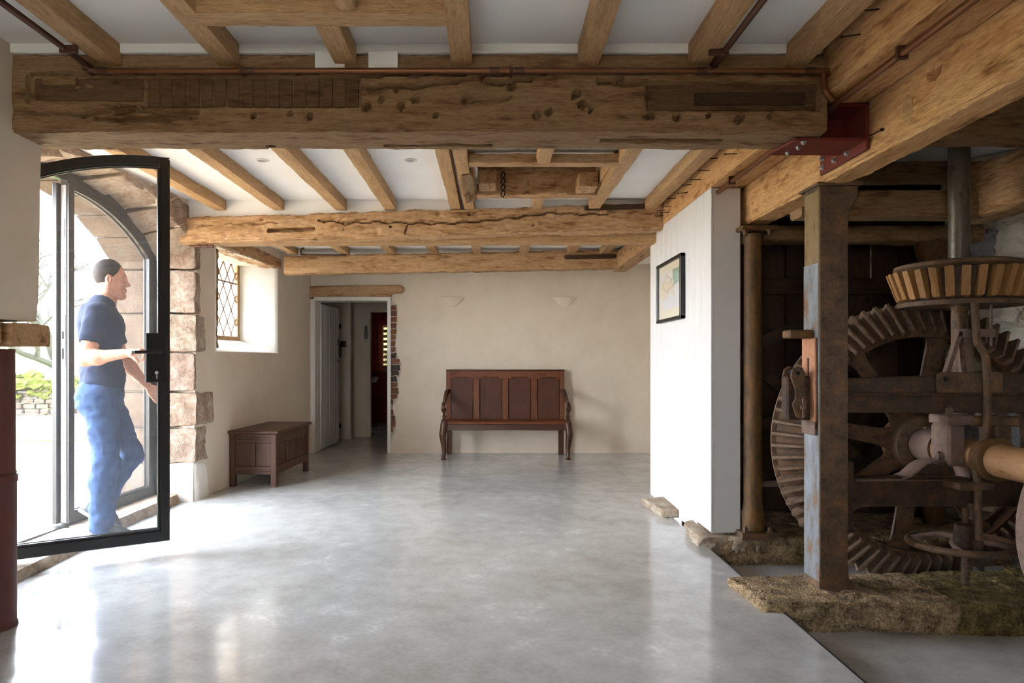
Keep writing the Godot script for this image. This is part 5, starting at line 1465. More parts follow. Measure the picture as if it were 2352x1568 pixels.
# teeth are wedges that run out along a cone; z is along the axle, towards the viewer
func build_pit_wheel() -> void:
	var w := thing("pit_wheel", "great upright iron gear wheel with angled teeth and eight spokes", "gear wheel", Vector3(2.35, 0.685, -3.74), "", deg_to_rad(-4.0))
	var flat_on := Transform3D(Basis(Vector3.RIGHT, PI / 2), Vector3.ZERO)
	# after the turn y of a lathe becomes z
	obj("rim", lathe(pts([0.585, -0.10, 0.74, -0.10, 0.745, -0.075, 0.60, 0.035, 0.585, 0.035]), 120, true).moved(flat_on), M.iron, w)
	obj("back_flange", lathe(pts([0.72, -0.108, 0.768, -0.108, 0.768, -0.094, 0.72, -0.094]), 120, true).moved(flat_on), M.tooth, w)
	var t := Shape.new()
	var c := []
	for q in [[0.592, 0.028, 0.010], [0.758, -0.085, 0.014]]:
		for h in [0.0, 0.052]:
			var out: Vector2 = Vector2(0.113, 0.166).normalized() * float(h)
			for sgn in [-1.0, 1.0]:
				c.append(Vector3(q[0] + out.x, sgn * (q[2] - h * 0.1), q[1] + out.y))
	# corners run: inner low, inner high, outer low, outer high
	t = hexa([c[0], c[4], c[1], c[5], c[2], c[6], c[3], c[7]], Vector3i(1, 1, 1), 0.0, 1.0, 0.0)
	var tooth := t.mesh()
	for i in 72:
		obj("tooth", tooth, M.tooth, w, Transform3D(Basis(Vector3(0, 0, 1), TAU * (i + 0.3) / 72.0), Vector3.ZERO))
	for i in 8:
		var a := deg_to_rad(-10.0 + 45.0 * i)
		var b := Basis(Vector3(0, 0, 1), a)
		# a spoke is a web with a flange down its back, flared at both ends
		var web := pts([0.13, -0.075, 0.17, -0.06, 0.2, -0.048, 0.52, -0.038, 0.57, -0.05, 0.6, -0.08, 0.6, 0.08, 0.57, 0.05, 0.52, 0.038, 0.2, 0.048, 0.17, 0.06, 0.13, 0.075])
		var sp := obj("spoke", prism(web, -0.045, -0.015, 0.004), M.iron, w, Transform3D(b, Vector3.ZERO))
		obj("spoke_rib", prism(pts([0.13, -0.018, 0.6, -0.014, 0.6, 0.014, 0.13, 0.018]), -0.11, -0.04, 0.004), M.dusty, sp)
	obj("hub", lathe(pts([0.08, -0.12, 0.155, -0.12, 0.155, 0.03, 0.15, 0.045, 0.135, 0.05, 0.1, 0.052, 0.095, 0.04, 0.08, 0.04]), 40, true).moved(flat_on), M.rust, w)
	obj("key", span(Vector3(-0.015, 0.075, 0.03), Vector3(0.015, 0.1, 0.075), 0.002), M.dusty, w)
	var s := thing("main_shaft", "tan iron main shaft running from big wheel towards the viewer", "shaft", Vector3(2.345, 0.672, -3.92))
	obj("shaft", tube([Vector3(0, 0.012, 0), Vector3(0, 0.01, 0.45), Vector3(0, -0.005, 1.9)], 0.076, 26), M.shaft_tan, s)
	obj("collar", lathe(pts([0.07, 0.0, 0.1, 0.0, 0.104, 0.03, 0.1, 0.06, 0.085, 0.065, 0.07, 0.065]), 30, true).moved(Transform3D(Basis(Vector3.RIGHT, PI / 2), Vector3(0, 0.008, 0.7))), M.ochre_iron, s)
	obj("collar", lathe(pts([0.07, 0.0, 0.088, 0.0, 0.088, 0.16, 0.07, 0.16]), 30, true).moved(Transform3D(Basis(Vector3.RIGHT, PI / 2), Vector3(0, 0.012, 0.22))), M.dusty, s)
	# spur wheel cut by the right edge of the frame
	var g := thing("spur_wheel", "grey iron spur wheel cut off by the right edge", "gear wheel", Vector3(2.69, 0.44, -2.75))
	obj("rim", lathe(pts([0.516, -0.07, 0.528, -0.07, 0.53, 0.0, 0.526, 0.06, 0.516, 0.06]), 100, true).moved(flat_on), M.dusty, g)
	obj("inner_rim", lathe(pts([0.42, -0.07, 0.45, -0.07, 0.45, 0.04, 0.42, 0.04]), 80, true).moved(flat_on), M.iron, g)
	var tm := prism(pts([0.445, -0.014, 0.505, -0.016, 0.505, 0.016, 0.445, 0.014]), -0.065, 0.05, 0.003).mesh()
	for i in 50:
		obj("cog", tm, M.rust_dark, g, Transform3D(Basis(Vector3(0, 0, 1), TAU * i / 50.0), Vector3.ZERO))
	for i in 6:
		var a := TAU * i / 6.0
		obj("spoke", bar(Vector3(cos(a), sin(a), 0) * 0.07, Vector3(cos(a), sin(a), 0) * 0.43, 0.07, 0.05, 0.005, Vector3(0, 0, 1)), M.iron, g)
	obj("hub", lathe(pts([0, -0.09, 0.1, -0.09, 0.1, 0.09, 0, 0.09]), 24).moved(flat_on), M.iron, g)
	obj("axle", tube([Vector3(0, 0, -0.7), Vector3(0, 0, 0.4)], 0.045, 16), M.iron, g)

func build_crown_gear() -> void:
	var w := thing("crown_gear", "horizontal iron gear with ring of worn wooden cogs", "gear wheel", Vector3(2.375, 1.42, -3.47))
	obj("upper_disc", lathe(pts([0.0, 0.168, 0.275, 0.172, 0.292, 0.186, 0.288, 0.203, 0.255, 0.212, 0.0, 0.216]), 60), M.rust, w)
	obj("cog_ring", lathe(pts([0.2, 0.02, 0.245, 0.02, 0.278, 0.17, 0.2, 0.17]), 60, true), M.rust_dark, w)
	obj("lower_disc", lathe(pts([0.0, -0.005, 0.27, -0.008, 0.275, 0.004, 0.275, 0.014, 0.26, 0.022, 0.0, 0.022]), 60), M.rust, w)
	# a cog: broad at the top, its outer face worn round
	rng.seed = 8
	for i in 29:
		var a := TAU * (i + 0.4) / 29.0
		var wd := 0.0165 + rng.randf() * 0.003
		var cc := []
		for y in [0.025, 0.17]:
			var r0: float = 0.225 if y < 0.1 else 0.265
			var r1: float = 0.275 if y < 0.1 else 0.326
			cc.append_array([Vector3(r0, y, -wd * 1.1), Vector3(r1, y, -wd), Vector3(r0, y, wd * 1.1), Vector3(r1, y, wd)])
		var s := hexa([cc[0], cc[1], cc[4], cc[5], cc[2], cc[3], cc[6], cc[7]], Vector3i(3, 4, 3), 0.006, 26.0, 0.14, i * 3.0)
		obj("cog", s, M.cog_y, w, Transform3D(Basis(Vector3.UP, a), Vector3.ZERO))
	var s := thing("upright_shaft", "upright grey iron shaft carrying the wooden-cogged gear", "shaft", Vector3(2.375, 0.86, -3.47))
	obj("shaft", tube([Vector3(0, 0.0, 0), Vector3(0, 0.55, 0)], 0.036, 20), M.rust, s)
	obj("shaft", tube([Vector3(0, 0.55, 0), Vector3(0, 1.62, 0)], 0.049, 24), M.shaft_grey, s)
	obj("step_bearing", span(Vector3(-0.03, 0.16, 0.03), Vector3(0.03, 0.44, 0.07), 0.006), M.dusty, s)

func build_frame() -> void:
	# iron cross frame in front of the wheel
	var f := thing("iron_crossbeam", "upper iron cross beam of the gear frame beside column", "iron beam", Vector3(1.7, 0.885, -3.36))
	obj("web", span(Vector3(0, 0, -0.02), Vector3(1.6, 0.09, 0.03), 0.004), M.rust_dark, f)
	obj("flange", span(Vector3(0, 0.085, -0.04), Vector3(1.6, 0.1, 0.06), 0.004), M.rust_dark, f)
	obj("top_bar", prism(pts([0, 0.095, 1.6, 0.095, 1.6, 0.165, 1.0, 0.19, 0.72, 0.195, 0.4, 0.18, 0, 0.168]), -0.02, 0.035, 0.004), M.rust_dark, f)
	var sd := obj("saddle_plate", prism(pts([0.46, 0.09, 0.78, 0.09, 0.78, 0.195, 0.76, 0.2, 0.48, 0.2, 0.46, 0.19]), 0.034, 0.05, 0.004), M.rust, f)
	obj("bolt_hole", tube([Vector3(0.5, 0.165, 0.04), Vector3(0.5, 0.165, 0.052)], 0.012, 10), M.hole, sd)
	f = thing("iron_crossbeam", "lower iron cross beam with arched end and shaft bearing", "iron beam", Vector3(1.7, 0.43, -3.36))
	var lo := pts([0, -0.16, 0.02, -0.1, 0.05, -0.03, 0.1, -0.004, 0.17, 0.0, 1.6, 0.0, 1.6, 0.14, 0.38, 0.14, 0.32, 0.145, 0.0, 0.14])
	obj("web", prism(lo, -0.03, 0.04, 0.004), M.rust_dark, f)
	obj("end_block", span(Vector3(0.0, -0.12, -0.05), Vector3(0.06, 0.22, 0.045), 0.006), M.rust_dark, f)
	obj("top_flange", prism(pts([0.06, 0.135, 0.27, 0.137, 0.3, 0.142, 0.33, 0.155, 0.355, 0.175, 0.38, 0.198, 0.405, 0.213, 0.43, 0.221, 0.46, 0.224, 0.55, 0.222, 0.6, 0.2, 0.62, 0.15, 0.62, 0.13, 0.06, 0.125]), -0.05, 0.06, 0.006), M.dusty, f)
	obj("bearing_cheek", span(Vector3(0.5, 0.2, -0.07), Vector3(0.585, 0.40, 0.07), 0.012), M.dusty, f)
	obj("bearing_cheek", span(Vector3(0.74, 0.13, -0.07), Vector3(0.82, 0.40, 0.06), 0.012), M.rust, f)
	obj("bearing_cap", span(Vector3(0.49, 0.4, -0.07), Vector3(0.62, 0.445, 0.07), 0.006), M.dusty, f)
	obj("bearing_cap", span(Vector3(0.62, 0.39, -0.07), Vector3(0.86, 0.44, 0.05), 0.008), M.rust, f)
	for q in [[0.53, 0.445, 0.03], [0.72, 0.44, -0.02], [0.81, 0.44, 0.0], [0.485, 0.222, 0.02]]:
		obj("bolt", bolt_shape(0.019, 0.034).moved(T(q[0], q[1], q[2])), M.dusty, f)
	# A-shaped stay that stands on the upper frame
	var a := thing("iron_stay", "pale A-shaped iron stay bridging upright shaft and frame", "stay", Vector3(2.3, 1.08, -3.35))
	obj("strut", bar(Vector3(-0.085, 0.0, 0.02), Vector3(-0.02, 0.2, 0.02), 0.022, 0.03, 0.003, Vector3(0, 0, 1)), M.dusty, a)
	obj("strut", tube([Vector3(0.005, 0.0, 0.02), Vector3(-0.03, 0.36, 0.02)], 0.012, 10), M.iron, a)
	obj("cross_bar", span(Vector3(-0.035, 0.175, 0.0), Vector3(0.15, 0.215, 0.035), 0.004), M.dusty, a)
	obj("hook_rod", tube([Vector3(0.128, 0.13, 0.03), Vector3(0.128, 0.38, 0.03)], 0.006, 8), M.dusty, a)
	# bent lever rod
	var r := thing("lever_rod", "long cranked iron rod hanging down before the gears", "rod", Vector3(2.29, 0.3, -3.2))
	obj("rod", tube(smooth_path([Vector3(-0.02, 1.11, -0.01), Vector3(-0.018, 0.95, 0.0), Vector3(0.0, 0.9, 0.0), Vector3(0.022, 0.86, 0.0), Vector3(0.03, 0.78, 0.0), Vector3(0.03, 0.55, 0.0), Vector3(0.015, 0.47, 0.0), Vector3(-0.012, 0.42, 0.0), Vector3(-0.02, 0.36, 0.0), Vector3(-0.012, 0.2, 0.0), Vector3(-0.008, 0.0, 0.0), Vector3(-0.008, -0.06, 0.0)], 4), 0.0165, 12), M.rust, r)
	obj("guide", span(Vector3(-0.12, 0.235, -0.1), Vector3(0.045, 0.27, 0.03), 0.006), M.rust, r)
	obj("boss", tube([Vector3(-0.008, -0.075, 0.0), Vector3(-0.008, 0.0, 0.0)], 0.03, 14), M.rust_dark, r)
	# hand wheel on its screw
	var h := thing("hand_wheel", "flat iron hand wheel on a threaded screw low down", "hand wheel", Vector3(2.245, 0.27, -3.25))
	var ring := []
	for i in 56:
		var t := TAU * i / 56.0
		ring.append(Vector3(cos(t) * 0.235, 0.0, sin(t) * 0.2))
	obj("ring", sweep(ring, circle(0.017, 10), Vector3.UP, [], true), M.rust, h)
	for i in 4:
		var t := TAU * i / 4.0 + 0.5
		var q := smooth_path([Vector3(0, 0.02, 0), Vector3(cos(t + 0.5) * 0.1, 0.025, sin(t + 0.5) * 0.09), Vector3(cos(t + 0.2) * 0.18, 0.012, sin(t + 0.2) * 0.15), Vector3(cos(t) * 0.23, 0, sin(t) * 0.196)], 5)
		obj("spoke", sweep(q, circle(0.013, 8)), M.dusty, h)
	obj("hub", lathe(pts([0, -0.02, 0.04, -0.02, 0.045, 0.0, 0.04, 0.09, 0.028, 0.1, 0, 0.1]), 18), M.rust_dark, h)
	obj("screw", tube([Vector3(0.01, -0.2, 0), Vector3(0.01, 0.17, 0)], 0.015, 12), M.iron, h)
	for i in 16:
		obj("thread", lathe(pts([0.014, 0.0, 0.019, 0.004, 0.014, 0.008]), 12, true).moved(T(0.01, -0.19 + i * 0.0105, 0)), M.dusty, h)
	obj("nut", bolt_shape(0.035, 0.05).moved(T(0.05, 0.12, -0.02)), M.dusty, h)

# ---------------------------------------------------------------- the man at the door
func smin(a: float, b: float, k: float) -> float:
	var h := maxf(k - absf(a - b), 0.0) / k
	return minf(a, b) - h * h * k * 0.25

# bones: ["c", from, to, radius from, radius to, blend] a tapered capsule; ["e", centre, radii, turn, blend] an egg; a blend below zero carves
func nets(bones: Array, cell: float, grow := 0.0) -> Shape:
	var lo := Vector3.ONE * 1e9
	var hi := -lo
	for b in bones:
		if b[0] == "c":
			var r := Vector3.ONE * (maxf(b[3], b[4]) + grow)
			lo = lo.min((b[1] as Vector3).min(b[2]) - r)
			hi = hi.max((b[1] as Vector3).max(b[2]) + r)
		else:
			var e: Vector3 = b[2]
			var r := Vector3.ONE * (maxf(e.x, maxf(e.y, e.z)) + grow)
			lo = lo.min(b[1] - r)
			hi = hi.max(b[1] + r)
	lo -= Vector3.ONE * cell * 3.0
	var n := Vector3i(((hi - lo) / cell).ceil()) + Vector3i.ONE * 3
	var field := PackedFloat32Array()
	field.resize(n.x * n.y * n.z)
	field.fill(1.0)
	for b in bones:
		var cap: bool = b[0] == "c"
		var k: float = b[5] if cap else b[4]
		var reach := absf(k) + cell * 2.0 + grow
		var a0: Vector3
		var a1: Vector3
		var p: Vector3 = b[1]
		var ab := Vector3.ZERO
		var ab2 := 1.0
		var inv := Basis()
		var radii := Vector3.ONE
		var small := 1.0
		if cap:
			var r := Vector3.ONE * (maxf(b[3], b[4]) + reach)
			a0 = p.min(b[2]) - r
			a1 = p.max(b[2]) + r
			ab = b[2] - p
			ab2 = maxf(ab.length_squared(), 1e-9)
		else:
			radii = b[2] + Vector3.ONE * grow
			inv = Basis.from_euler(b[3]).inverse()
			small = minf(radii.x, minf(radii.y, radii.z))
			var r := Vector3.ONE * (maxf(radii.x, maxf(radii.y, radii.z)) + reach)
			a0 = p - r
			a1 = p + r
		var i0 := Vector3i(((a0 - lo) / cell).floor()).clamp(Vector3i.ZERO, n - Vector3i.ONE)
		var i1 := Vector3i(((a1 - lo) / cell).ceil()).clamp(Vector3i.ZERO, n - Vector3i.ONE)
		for z in range(i0.z, i1.z + 1):
			for y in range(i0.y, i1.y + 1):
				var at := (z * n.y + y) * n.x
				for x in range(i0.x, i1.x + 1):
					var q := lo + Vector3(x, y, z) * cell - p
					var d: float
					if cap:
						var t := clampf(q.dot(ab) / ab2, 0.0, 1.0)
						d = (q - ab * t).length() - lerpf(b[3], b[4], t) - grow
					else:
						var w := inv * q / radii
						var l := w.length()
						d = (l - 1.0) * small if l < 0.5 else l * (l - 1.0) / maxf((w / radii).length(), 1e-6)
					if k < 0.0:
						field[at + x] = -smin(-field[at + x], d, -k)
					else:
						field[at + x] = smin(field[at + x], d, k)
	var s := Shape.new()
	var id := PackedInt32Array()
	id.resize(field.size())
	id.fill(-1)
	var sx := 1
	var sy := n.x
	var sz := n.x * n.y
	var corner := [0, sx, sy, sx + sy, sz, sz + sx, sz + sy, sz + sx + sy]
	var edge := [[0, 1], [2, 3], [4, 5], [6, 7], [0, 2], [1, 3], [4, 6], [5, 7], [0, 4], [1, 5], [2, 6], [3, 7]]
	var far := cell * 2.0
	for z in n.z - 1:
		for y in n.y - 1:
			var at := (z * n.y + y) * n.x
			for x in n.x - 1:
				var f0 := field[at + x]
				if f0 > far or f0 < -far:
					continue
				var v := [0.0, 0.0, 0.0, 0.0, 0.0, 0.0, 0.0, 0.0]
				var inside := 0
				for c in 8:
					v[c] = field[at + x + corner[c]]
					if v[c] < 0.0:
						inside += 1
				if inside == 0 or inside == 8:
					continue
				var sum := Vector3.ZERO
				var m := 0
				for e in edge:
					var a: float = v[e[0]]
					var c: float = v[e[1]]
					if (a < 0.0) != (c < 0.0):
						var t := a / (a - c)
						var pa := Vector3(e[0] & 1, (e[0] >> 1) & 1, e[0] >> 2)
						var pc := Vector3(e[1] & 1, (e[1] >> 1) & 1, e[1] >> 2)
						sum += pa.lerp(pc, t)
						m += 1
				id[at + x] = s.add(lo + (Vector3(x, y, z) + sum / m) * cell)
	for z in range(1, n.z - 1):
		for y in range(1, n.y - 1):
			var at := (z * n.y + y) * n.x
			for x in range(1, n.x - 1):
				var i := at + x
				if id[i] < 0:
					continue
				var here := field[i] < 0.0
				for k in 3:
					var st: int = [sx, sy, sz][k]
					var u: int = [sy, sz, sx][k]
					var w: int = [sz, sx, sy][k]
					if (field[i + st] < 0.0) != here:
						var p := [id[i - u - w], id[i - w], id[i], id[i - u]]
						if p.min() < 0:
							continue
						if here:
							s.quad(p[0], p[1], p[2], p[3])
						else:
							s.quad(p[0], p[3], p[2], p[1])
	return s

func hand(at: Vector3, along_dir: Vector3, palm_out: Vector3, side: Vector3, curl: float) -> Array:
	# along: wrist to knuckles, palm_out: the way the palm faces, side: towards the thumb
	var b := []
	var k := 0.008
	var knuckle := at + along_dir * 0.085
	b.append(["c", at - along_dir * 0.03, at + along_dir * 0.012, 0.026, 0.024, 0.02])
	for i in 4:
		var o := side * (0.03 - i * 0.0195)
		b.append(["c", at + along_dir * 0.01 + o * 0.6, knuckle + o, 0.0165, 0.0125, 0.012])
	var long := [0.073, 0.082, 0.076, 0.058]
	for i in 4:
		var p := knuckle + side * (0.03 - i * 0.0195)
		var d := along_dir
		var seg := [0.45, 0.3, 0.25]
		for j in 3:
			var ang: float = curl * [0.7, 1.15, 0.7][j] + i * 0.05
			d = (d * cos(ang) + palm_out * sin(ang)).normalized() if j == 0 else d.rotated(along_dir.cross(palm_out).normalized(), ang)
			var q: Vector3 = p + d * long[i] * seg[j]
			b.append(["c", p, q, 0.0095 - j * 0.0009, 0.0088 - j * 0.001, k])
			p = q
	var th := at + side * 0.02 + along_dir * 0.012 + palm_out * 0.006
	var t1 := th + (side * 0.7 + along_dir * 0.6 + palm_out * 0.4).normalized() * 0.042
	var t2 := t1 + (along_dir * 0.8 + palm_out * (0.3 + curl * 0.4)).normalized() * 0.034
	b.append(["c", th, t1, 0.0155, 0.0115, 0.012])
	b.append(["c", t1, t2, 0.0112, 0.0095, k])
	b.append(["c", t2, t2 + (along_dir * 0.6 + palm_out * (0.5 + curl * 0.3)).normalized() * 0.025, 0.0095, 0.008, k])
	return b

func build_person() -> void:
	var o := thing("person", "man in navy t-shirt and jeans stepping past the open glass door", "person", Vector3(-2.5, 0.0, -4.34), "", deg_to_rad(25.0))
	# joints, measured from the ground under him; he faces +x, his right side is towards the viewer (+z)
	var hip := Vector3(0.02, 0.94, 0.0)
	var hip_r := Vector3(0.02, 0.89, 0.095)
	var hip_l := Vector3(0.03, 0.89, -0.09)
	var knee_r := Vector3(0.05, 0.49, 0.09)
	var ankle_r := Vector3(0.025, 0.085, 0.085)
	var knee_l := Vector3(0.17, 0.52, -0.09)
	var ankle_l := Vector3(0.0, 0.2, -0.09)
	var waist := Vector3(0.02, 1.1, 0.0)
	var chest := Vector3(0.015, 1.32, 0.0)
	var neck := Vector3(0.025, 1.49, 0.0)
	var skull := Vector3(0.07, 1.665, 0.0)
	var sh_r := Vector3(0.01, 1.425, 0.175)
	var sh_l := Vector3(0.03, 1.425, -0.175)
	var el_r := Vector3(-0.05, 1.15, 0.235)
	var wr_r := Vector3(0.18, 1.185, 0.395)
	var el_l := Vector3(0.12, 1.15, -0.22)
	var wr_l := Vector3(0.27, 0.97, -0.2)
	var legs := func(extra: float) -> Array:
		return [
			["e", hip, Vector3(0.115, 0.115, 0.155), Vector3.ZERO, 0.05], ["e", hip + Vector3(-0.05, -0.04, 0.07), Vector3(0.09, 0.1, 0.085), Vector3.ZERO, 0.05], ["e", hip + Vector3(-0.05, -0.04, -0.07), Vector3(0.09, 0.1, 0.085), Vector3.ZERO, 0.05],
			["c", hip_r, knee_r, 0.088, 0.062 + extra * 0.4, 0.04], ["c", hip_l, knee_l, 0.088, 0.062 + extra * 0.4, 0.04],
			["c", knee_r, knee_r.lerp(ankle_r, 0.3) + Vector3(-0.014, 0, 0), 0.06 + extra * 0.3, 0.058 + extra * 0.3, 0.03], ["c", knee_r.lerp(ankle_r, 0.3) + Vector3(-0.014, 0, 0), ankle_r + Vector3(0, 0.02, 0), 0.058 + extra * 0.3, 0.04 + extra, 0.03],
			["c", knee_l, knee_l.lerp(ankle_l, 0.3) + Vector3(-0.012, 0, 0), 0.06 + extra * 0.3, 0.058 + extra * 0.3, 0.03], ["c", knee_l.lerp(ankle_l, 0.3) + Vector3(-0.012, 0, 0), ankle_l + Vector3(0.01, 0.02, 0), 0.058 + extra * 0.3, 0.04 + extra, 0.03]]
	var torso := [["e", waist, Vector3(0.105, 0.14, 0.145), Vector3.ZERO, 0.06], ["e", chest, Vector3(0.12, 0.17, 0.165), Vector3.ZERO, 0.06], ["e", chest + Vector3(0.055, 0.03, 0.07), Vector3(0.06, 0.075, 0.085), Vector3.ZERO, 0.05], ["e", chest + Vector3(0.055, 0.03, -0.07), Vector3(0.06, 0.075, 0.085), Vector3.ZERO, 0.05], ["e", chest + Vector3(-0.04, 0.08, 0.0), Vector3(0.08, 0.11, 0.15), Vector3.ZERO, 0.05],
		["c", sh_l + Vector3(0, 0, 0.02), sh_r - Vector3(0, 0, 0.02), 0.058, 0.058, 0.05], ["c", neck + Vector3(0, -0.04, 0.1), neck + Vector3(0, 0.02, 0.03), 0.045, 0.05, 0.05], ["c", neck + Vector3(0, -0.04, -0.1), neck + Vector3(0, 0.02, -0.03), 0.045, 0.05, 0.05]]
	var arms := [["c", sh_r, el_r, 0.056, 0.041, 0.03], ["c", sh_r.lerp(el_r, 0.4) + Vector3(0.012, 0, 0), sh_r.lerp(el_r, 0.7) + Vector3(0.01, 0, 0), 0.044, 0.04, 0.03], ["c", el_r, el_r.lerp(wr_r, 0.3) + Vector3(0, -0.004, 0), 0.042, 0.043, 0.03], ["c", el_r.lerp(wr_r, 0.3), wr_r, 0.042, 0.027, 0.03],
		["c", sh_l, el_l, 0.056, 0.041, 0.03], ["c", el_l, el_l.lerp(wr_l, 0.3), 0.042, 0.043, 0.03], ["c", el_l.lerp(wr_l, 0.3), wr_l, 0.042, 0.027, 0.03]]
	var body: Array = torso + legs.call(0.0) + arms + [["c", neck + Vector3(-0.005, -0.05, 0), neck + Vector3(0.03, 0.09, 0), 0.062, 0.058, 0.03]]
	for q in [[ankle_r, Vector3(1, -0.42, 0.08)], [ankle_l, Vector3(0.7, -0.9, 0)]]:
		body.append(["c", q[0], q[0] + (q[1] as Vector3).normalized() * 0.11, 0.034, 0.02, 0.02])
	var flesh := nets(body, 0.013)
	# head, with a grid of its own
	var up := Vector3(0.08, 1, 0).normalized()
	var S := skull
	var head := [
		["e", S + Vector3(-0.012, 0.025, 0), Vector3(0.098, 0.092, 0.076), Vector3.ZERO, 0.02], ["e", S + Vector3(0.025, -0.04, 0), Vector3(0.066, 0.085, 0.06), Vector3.ZERO, 0.03],
		["c", S + Vector3(-0.015, -0.075, 0.045), S + Vector3(0.06, -0.108, 0.014), 0.022, 0.02, 0.03], ["c", S + Vector3(-0.015, -0.075, -0.045), S + Vector3(0.06, -0.108, -0.014), 0.022, 0.02, 0.03],
		["e", S + Vector3(0.072, -0.112, 0), Vector3(0.022, 0.018, 0.022), Vector3.ZERO, 0.02], ["c", S + Vector3(-0.03, -0.08, 0), S + Vector3(-0.05, -0.17, 0), 0.058, 0.06, 0.03],
		["c", S + Vector3(0.072, 0.019, 0.035), S + Vector3(0.072, 0.019, -0.035), 0.016, 0.016, 0.025], ["e", S + Vector3(0.062, -0.03, 0.042), Vector3(0.024, 0.022, 0.02), Vector3.ZERO, 0.02], ["e", S + Vector3(0.062, -0.03, -0.042), Vector3(0.024, 0.022, 0.02), Vector3.ZERO, 0.02],
		["e", S + Vector3(0.093, 0.0, 0.033), Vector3(0.017, 0.013, 0.019), Vector3.ZERO, -0.012], ["e", S + Vector3(0.093, 0.0, -0.033), Vector3(0.017, 0.013, 0.019), Vector3.ZERO, -0.012],
		["c", S + Vector3(0.082, 0.02, 0), S + Vector3(0.106, -0.035, 0), 0.009, 0.0125, 0.015], ["e", S + Vector3(0.11, -0.038, 0), Vector3(0.014, 0.012, 0.013), Vector3.ZERO, 0.008], ["e", S + Vector3(0.098, -0.042, 0.013), Vector3(0.012, 0.009, 0.009), Vector3.ZERO, 0.008], ["e", S + Vector3(0.098, -0.042, -0.013), Vector3(0.012, 0.009, 0.009), Vector3.ZERO, 0.008],
		["c", S + Vector3(0.083, -0.07, 0.02), S + Vector3(0.092, -0.069, 0.0), 0.0065, 0.0075, 0.006], ["c", S + Vector3(0.083, -0.07, -0.02), S + Vector3(0.092, -0.069, 0.0), 0.0065, 0.0075, 0.006], ["c", S + Vector3(0.08, -0.083, 0.017), S + Vector3(0.089, -0.084, 0.0), 0.007, 0.008, 0.006], ["c", S + Vector3(0.08, -0.083, -0.017), S + Vector3(0.089, -0.084, 0.0), 0.007, 0.008, 0.006],
		["e", S + Vector3(-0.012, -0.015, 0.076), Vector3(0.02, 0.032, 0.011), Vector3(0, -0.35, 0), 0.01], ["e", S + Vector3(-0.012, -0.015, -0.076), Vector3(0.02, 0.032, 0.011), Vector3(0, 0.35, 0), 0.01],
		["e", S + Vector3(-0.006, -0.012, 0.086), Vector3(0.011, 0.02, 0.007), Vector3(0, -0.35, 0), -0.006], ["e", S + Vector3(-0.006, -0.012, -0.086), Vector3(0.011, 0.02, 0.007), Vector3(0, 0.35, 0), -0.006]]
	var slim := Transform3D(Basis.from_scale(Vector3(0.88, 1, 1)), Vector3(S.x * 0.12, 0, 0))
	flesh.join(nets(head, 0.0045), slim)
	# right hand closed on the door handle, left hand hanging half open
	var fwd := (wr_r - el_r).normalized()
	var down := Vector3(0, -1, 0)
	var side := down.cross(fwd).normalized()
	flesh.join(nets(hand(wr_r + fwd * 0.025, fwd, (down - fwd * down.dot(fwd)).normalized(), side, 1.0), 0.0036))
	fwd = (wr_l - el_l).normalized()
	side = Vector3(0.7, 0.5, 0.2)
	side = (side - fwd * side.dot(fwd)).normalized()
	flesh.join(nets(hand(wr_l + fwd * 0.025, fwd, side.cross(fwd).normalized(), side, 0.35), 0.0036))
	obj("body", flesh, M.skin, o, Transform3D(), 75.0)
	# hair, eyes
	var hair := [["e", S + Vector3(-0.02, 0.032, 0), Vector3(0.1, 0.094, 0.081), Vector3.ZERO, 0.01], ["e", S + Vector3(0.12, -0.07, 0), Vector3(0.125, 0.13, 0.12), Vector3.ZERO, -0.012], ["e", S + Vector3(-0.03, -0.19, 0), Vector3(0.12, 0.13, 0.12), Vector3.ZERO, -0.012], ["e", S + Vector3(-0.006, -0.02, 0.085), Vector3(0.022, 0.035, 0.02), Vector3.ZERO, -0.008], ["e", S + Vector3(-0.006, -0.02, -0.085), Vector3(0.022, 0.035, 0.02), Vector3.ZERO, -0.008]]
	obj("hair", nets(hair, 0.0045).moved(slim), M.hair, o, Transform3D(), 75.0)
	for q in [0.033, -0.033]:
		var ey := obj("eye", ball(0.0108, 12).moved(Transform3D(Basis(), S + Vector3(0.0605, 0.0, q))), M.eye, o)
		obj("iris", ball(0.0055, 10).moved(Transform3D(Basis(), S + Vector3(0.067, 0.0, q))), M.hair, ey)
		obj("eyebrow", tube(smooth_path([S + Vector3(0.0795, 0.021, q * 0.5), S + Vector3(0.0785, 0.026, q), S + Vector3(0.066, 0.021, q * 1.5)], 4), 0.0024, 6), M.hair, o)
	# t-shirt, cut off at the sleeves and hem
	var sleeve_r := sh_r.lerp(el_r, 0.62)
	var sleeve_l := sh_l.lerp(el_l, 0.62)
	var shirt := torso.duplicate() + [["c", hip + Vector3(0, 0.03, 0), waist, 0.02, 0.02, 0.02], ["e", hip + Vector3(0.005, 0.06, 0), Vector3(0.115, 0.13, 0.155), Vector3.ZERO, 0.06], ["c", sh_r, sleeve_r, 0.06, 0.058, 0.03], ["c", sh_l, sleeve_l, 0.06, 0.058, 0.03]]
	var dr := (el_r - sh_r).normalized()
	var dl := (el_l - sh_l).normalized()
	for q in [[sleeve_r, dr], [sleeve_l, dl]]:
		shirt.append(["e", q[0] + q[1] * 0.085, Vector3(0.085, 0.085, 0.085), Vector3.ZERO, -0.004])
	shirt.append(["e", hip + Vector3(0, -0.26, 0), Vector3(0.36, 0.26, 0.36), Vector3.ZERO, -0.004])
	shirt.append(["e", neck + Vector3(0.05, 0.11, 0), Vector3(0.085, 0.095, 0.075), Vector3.ZERO, -0.004])
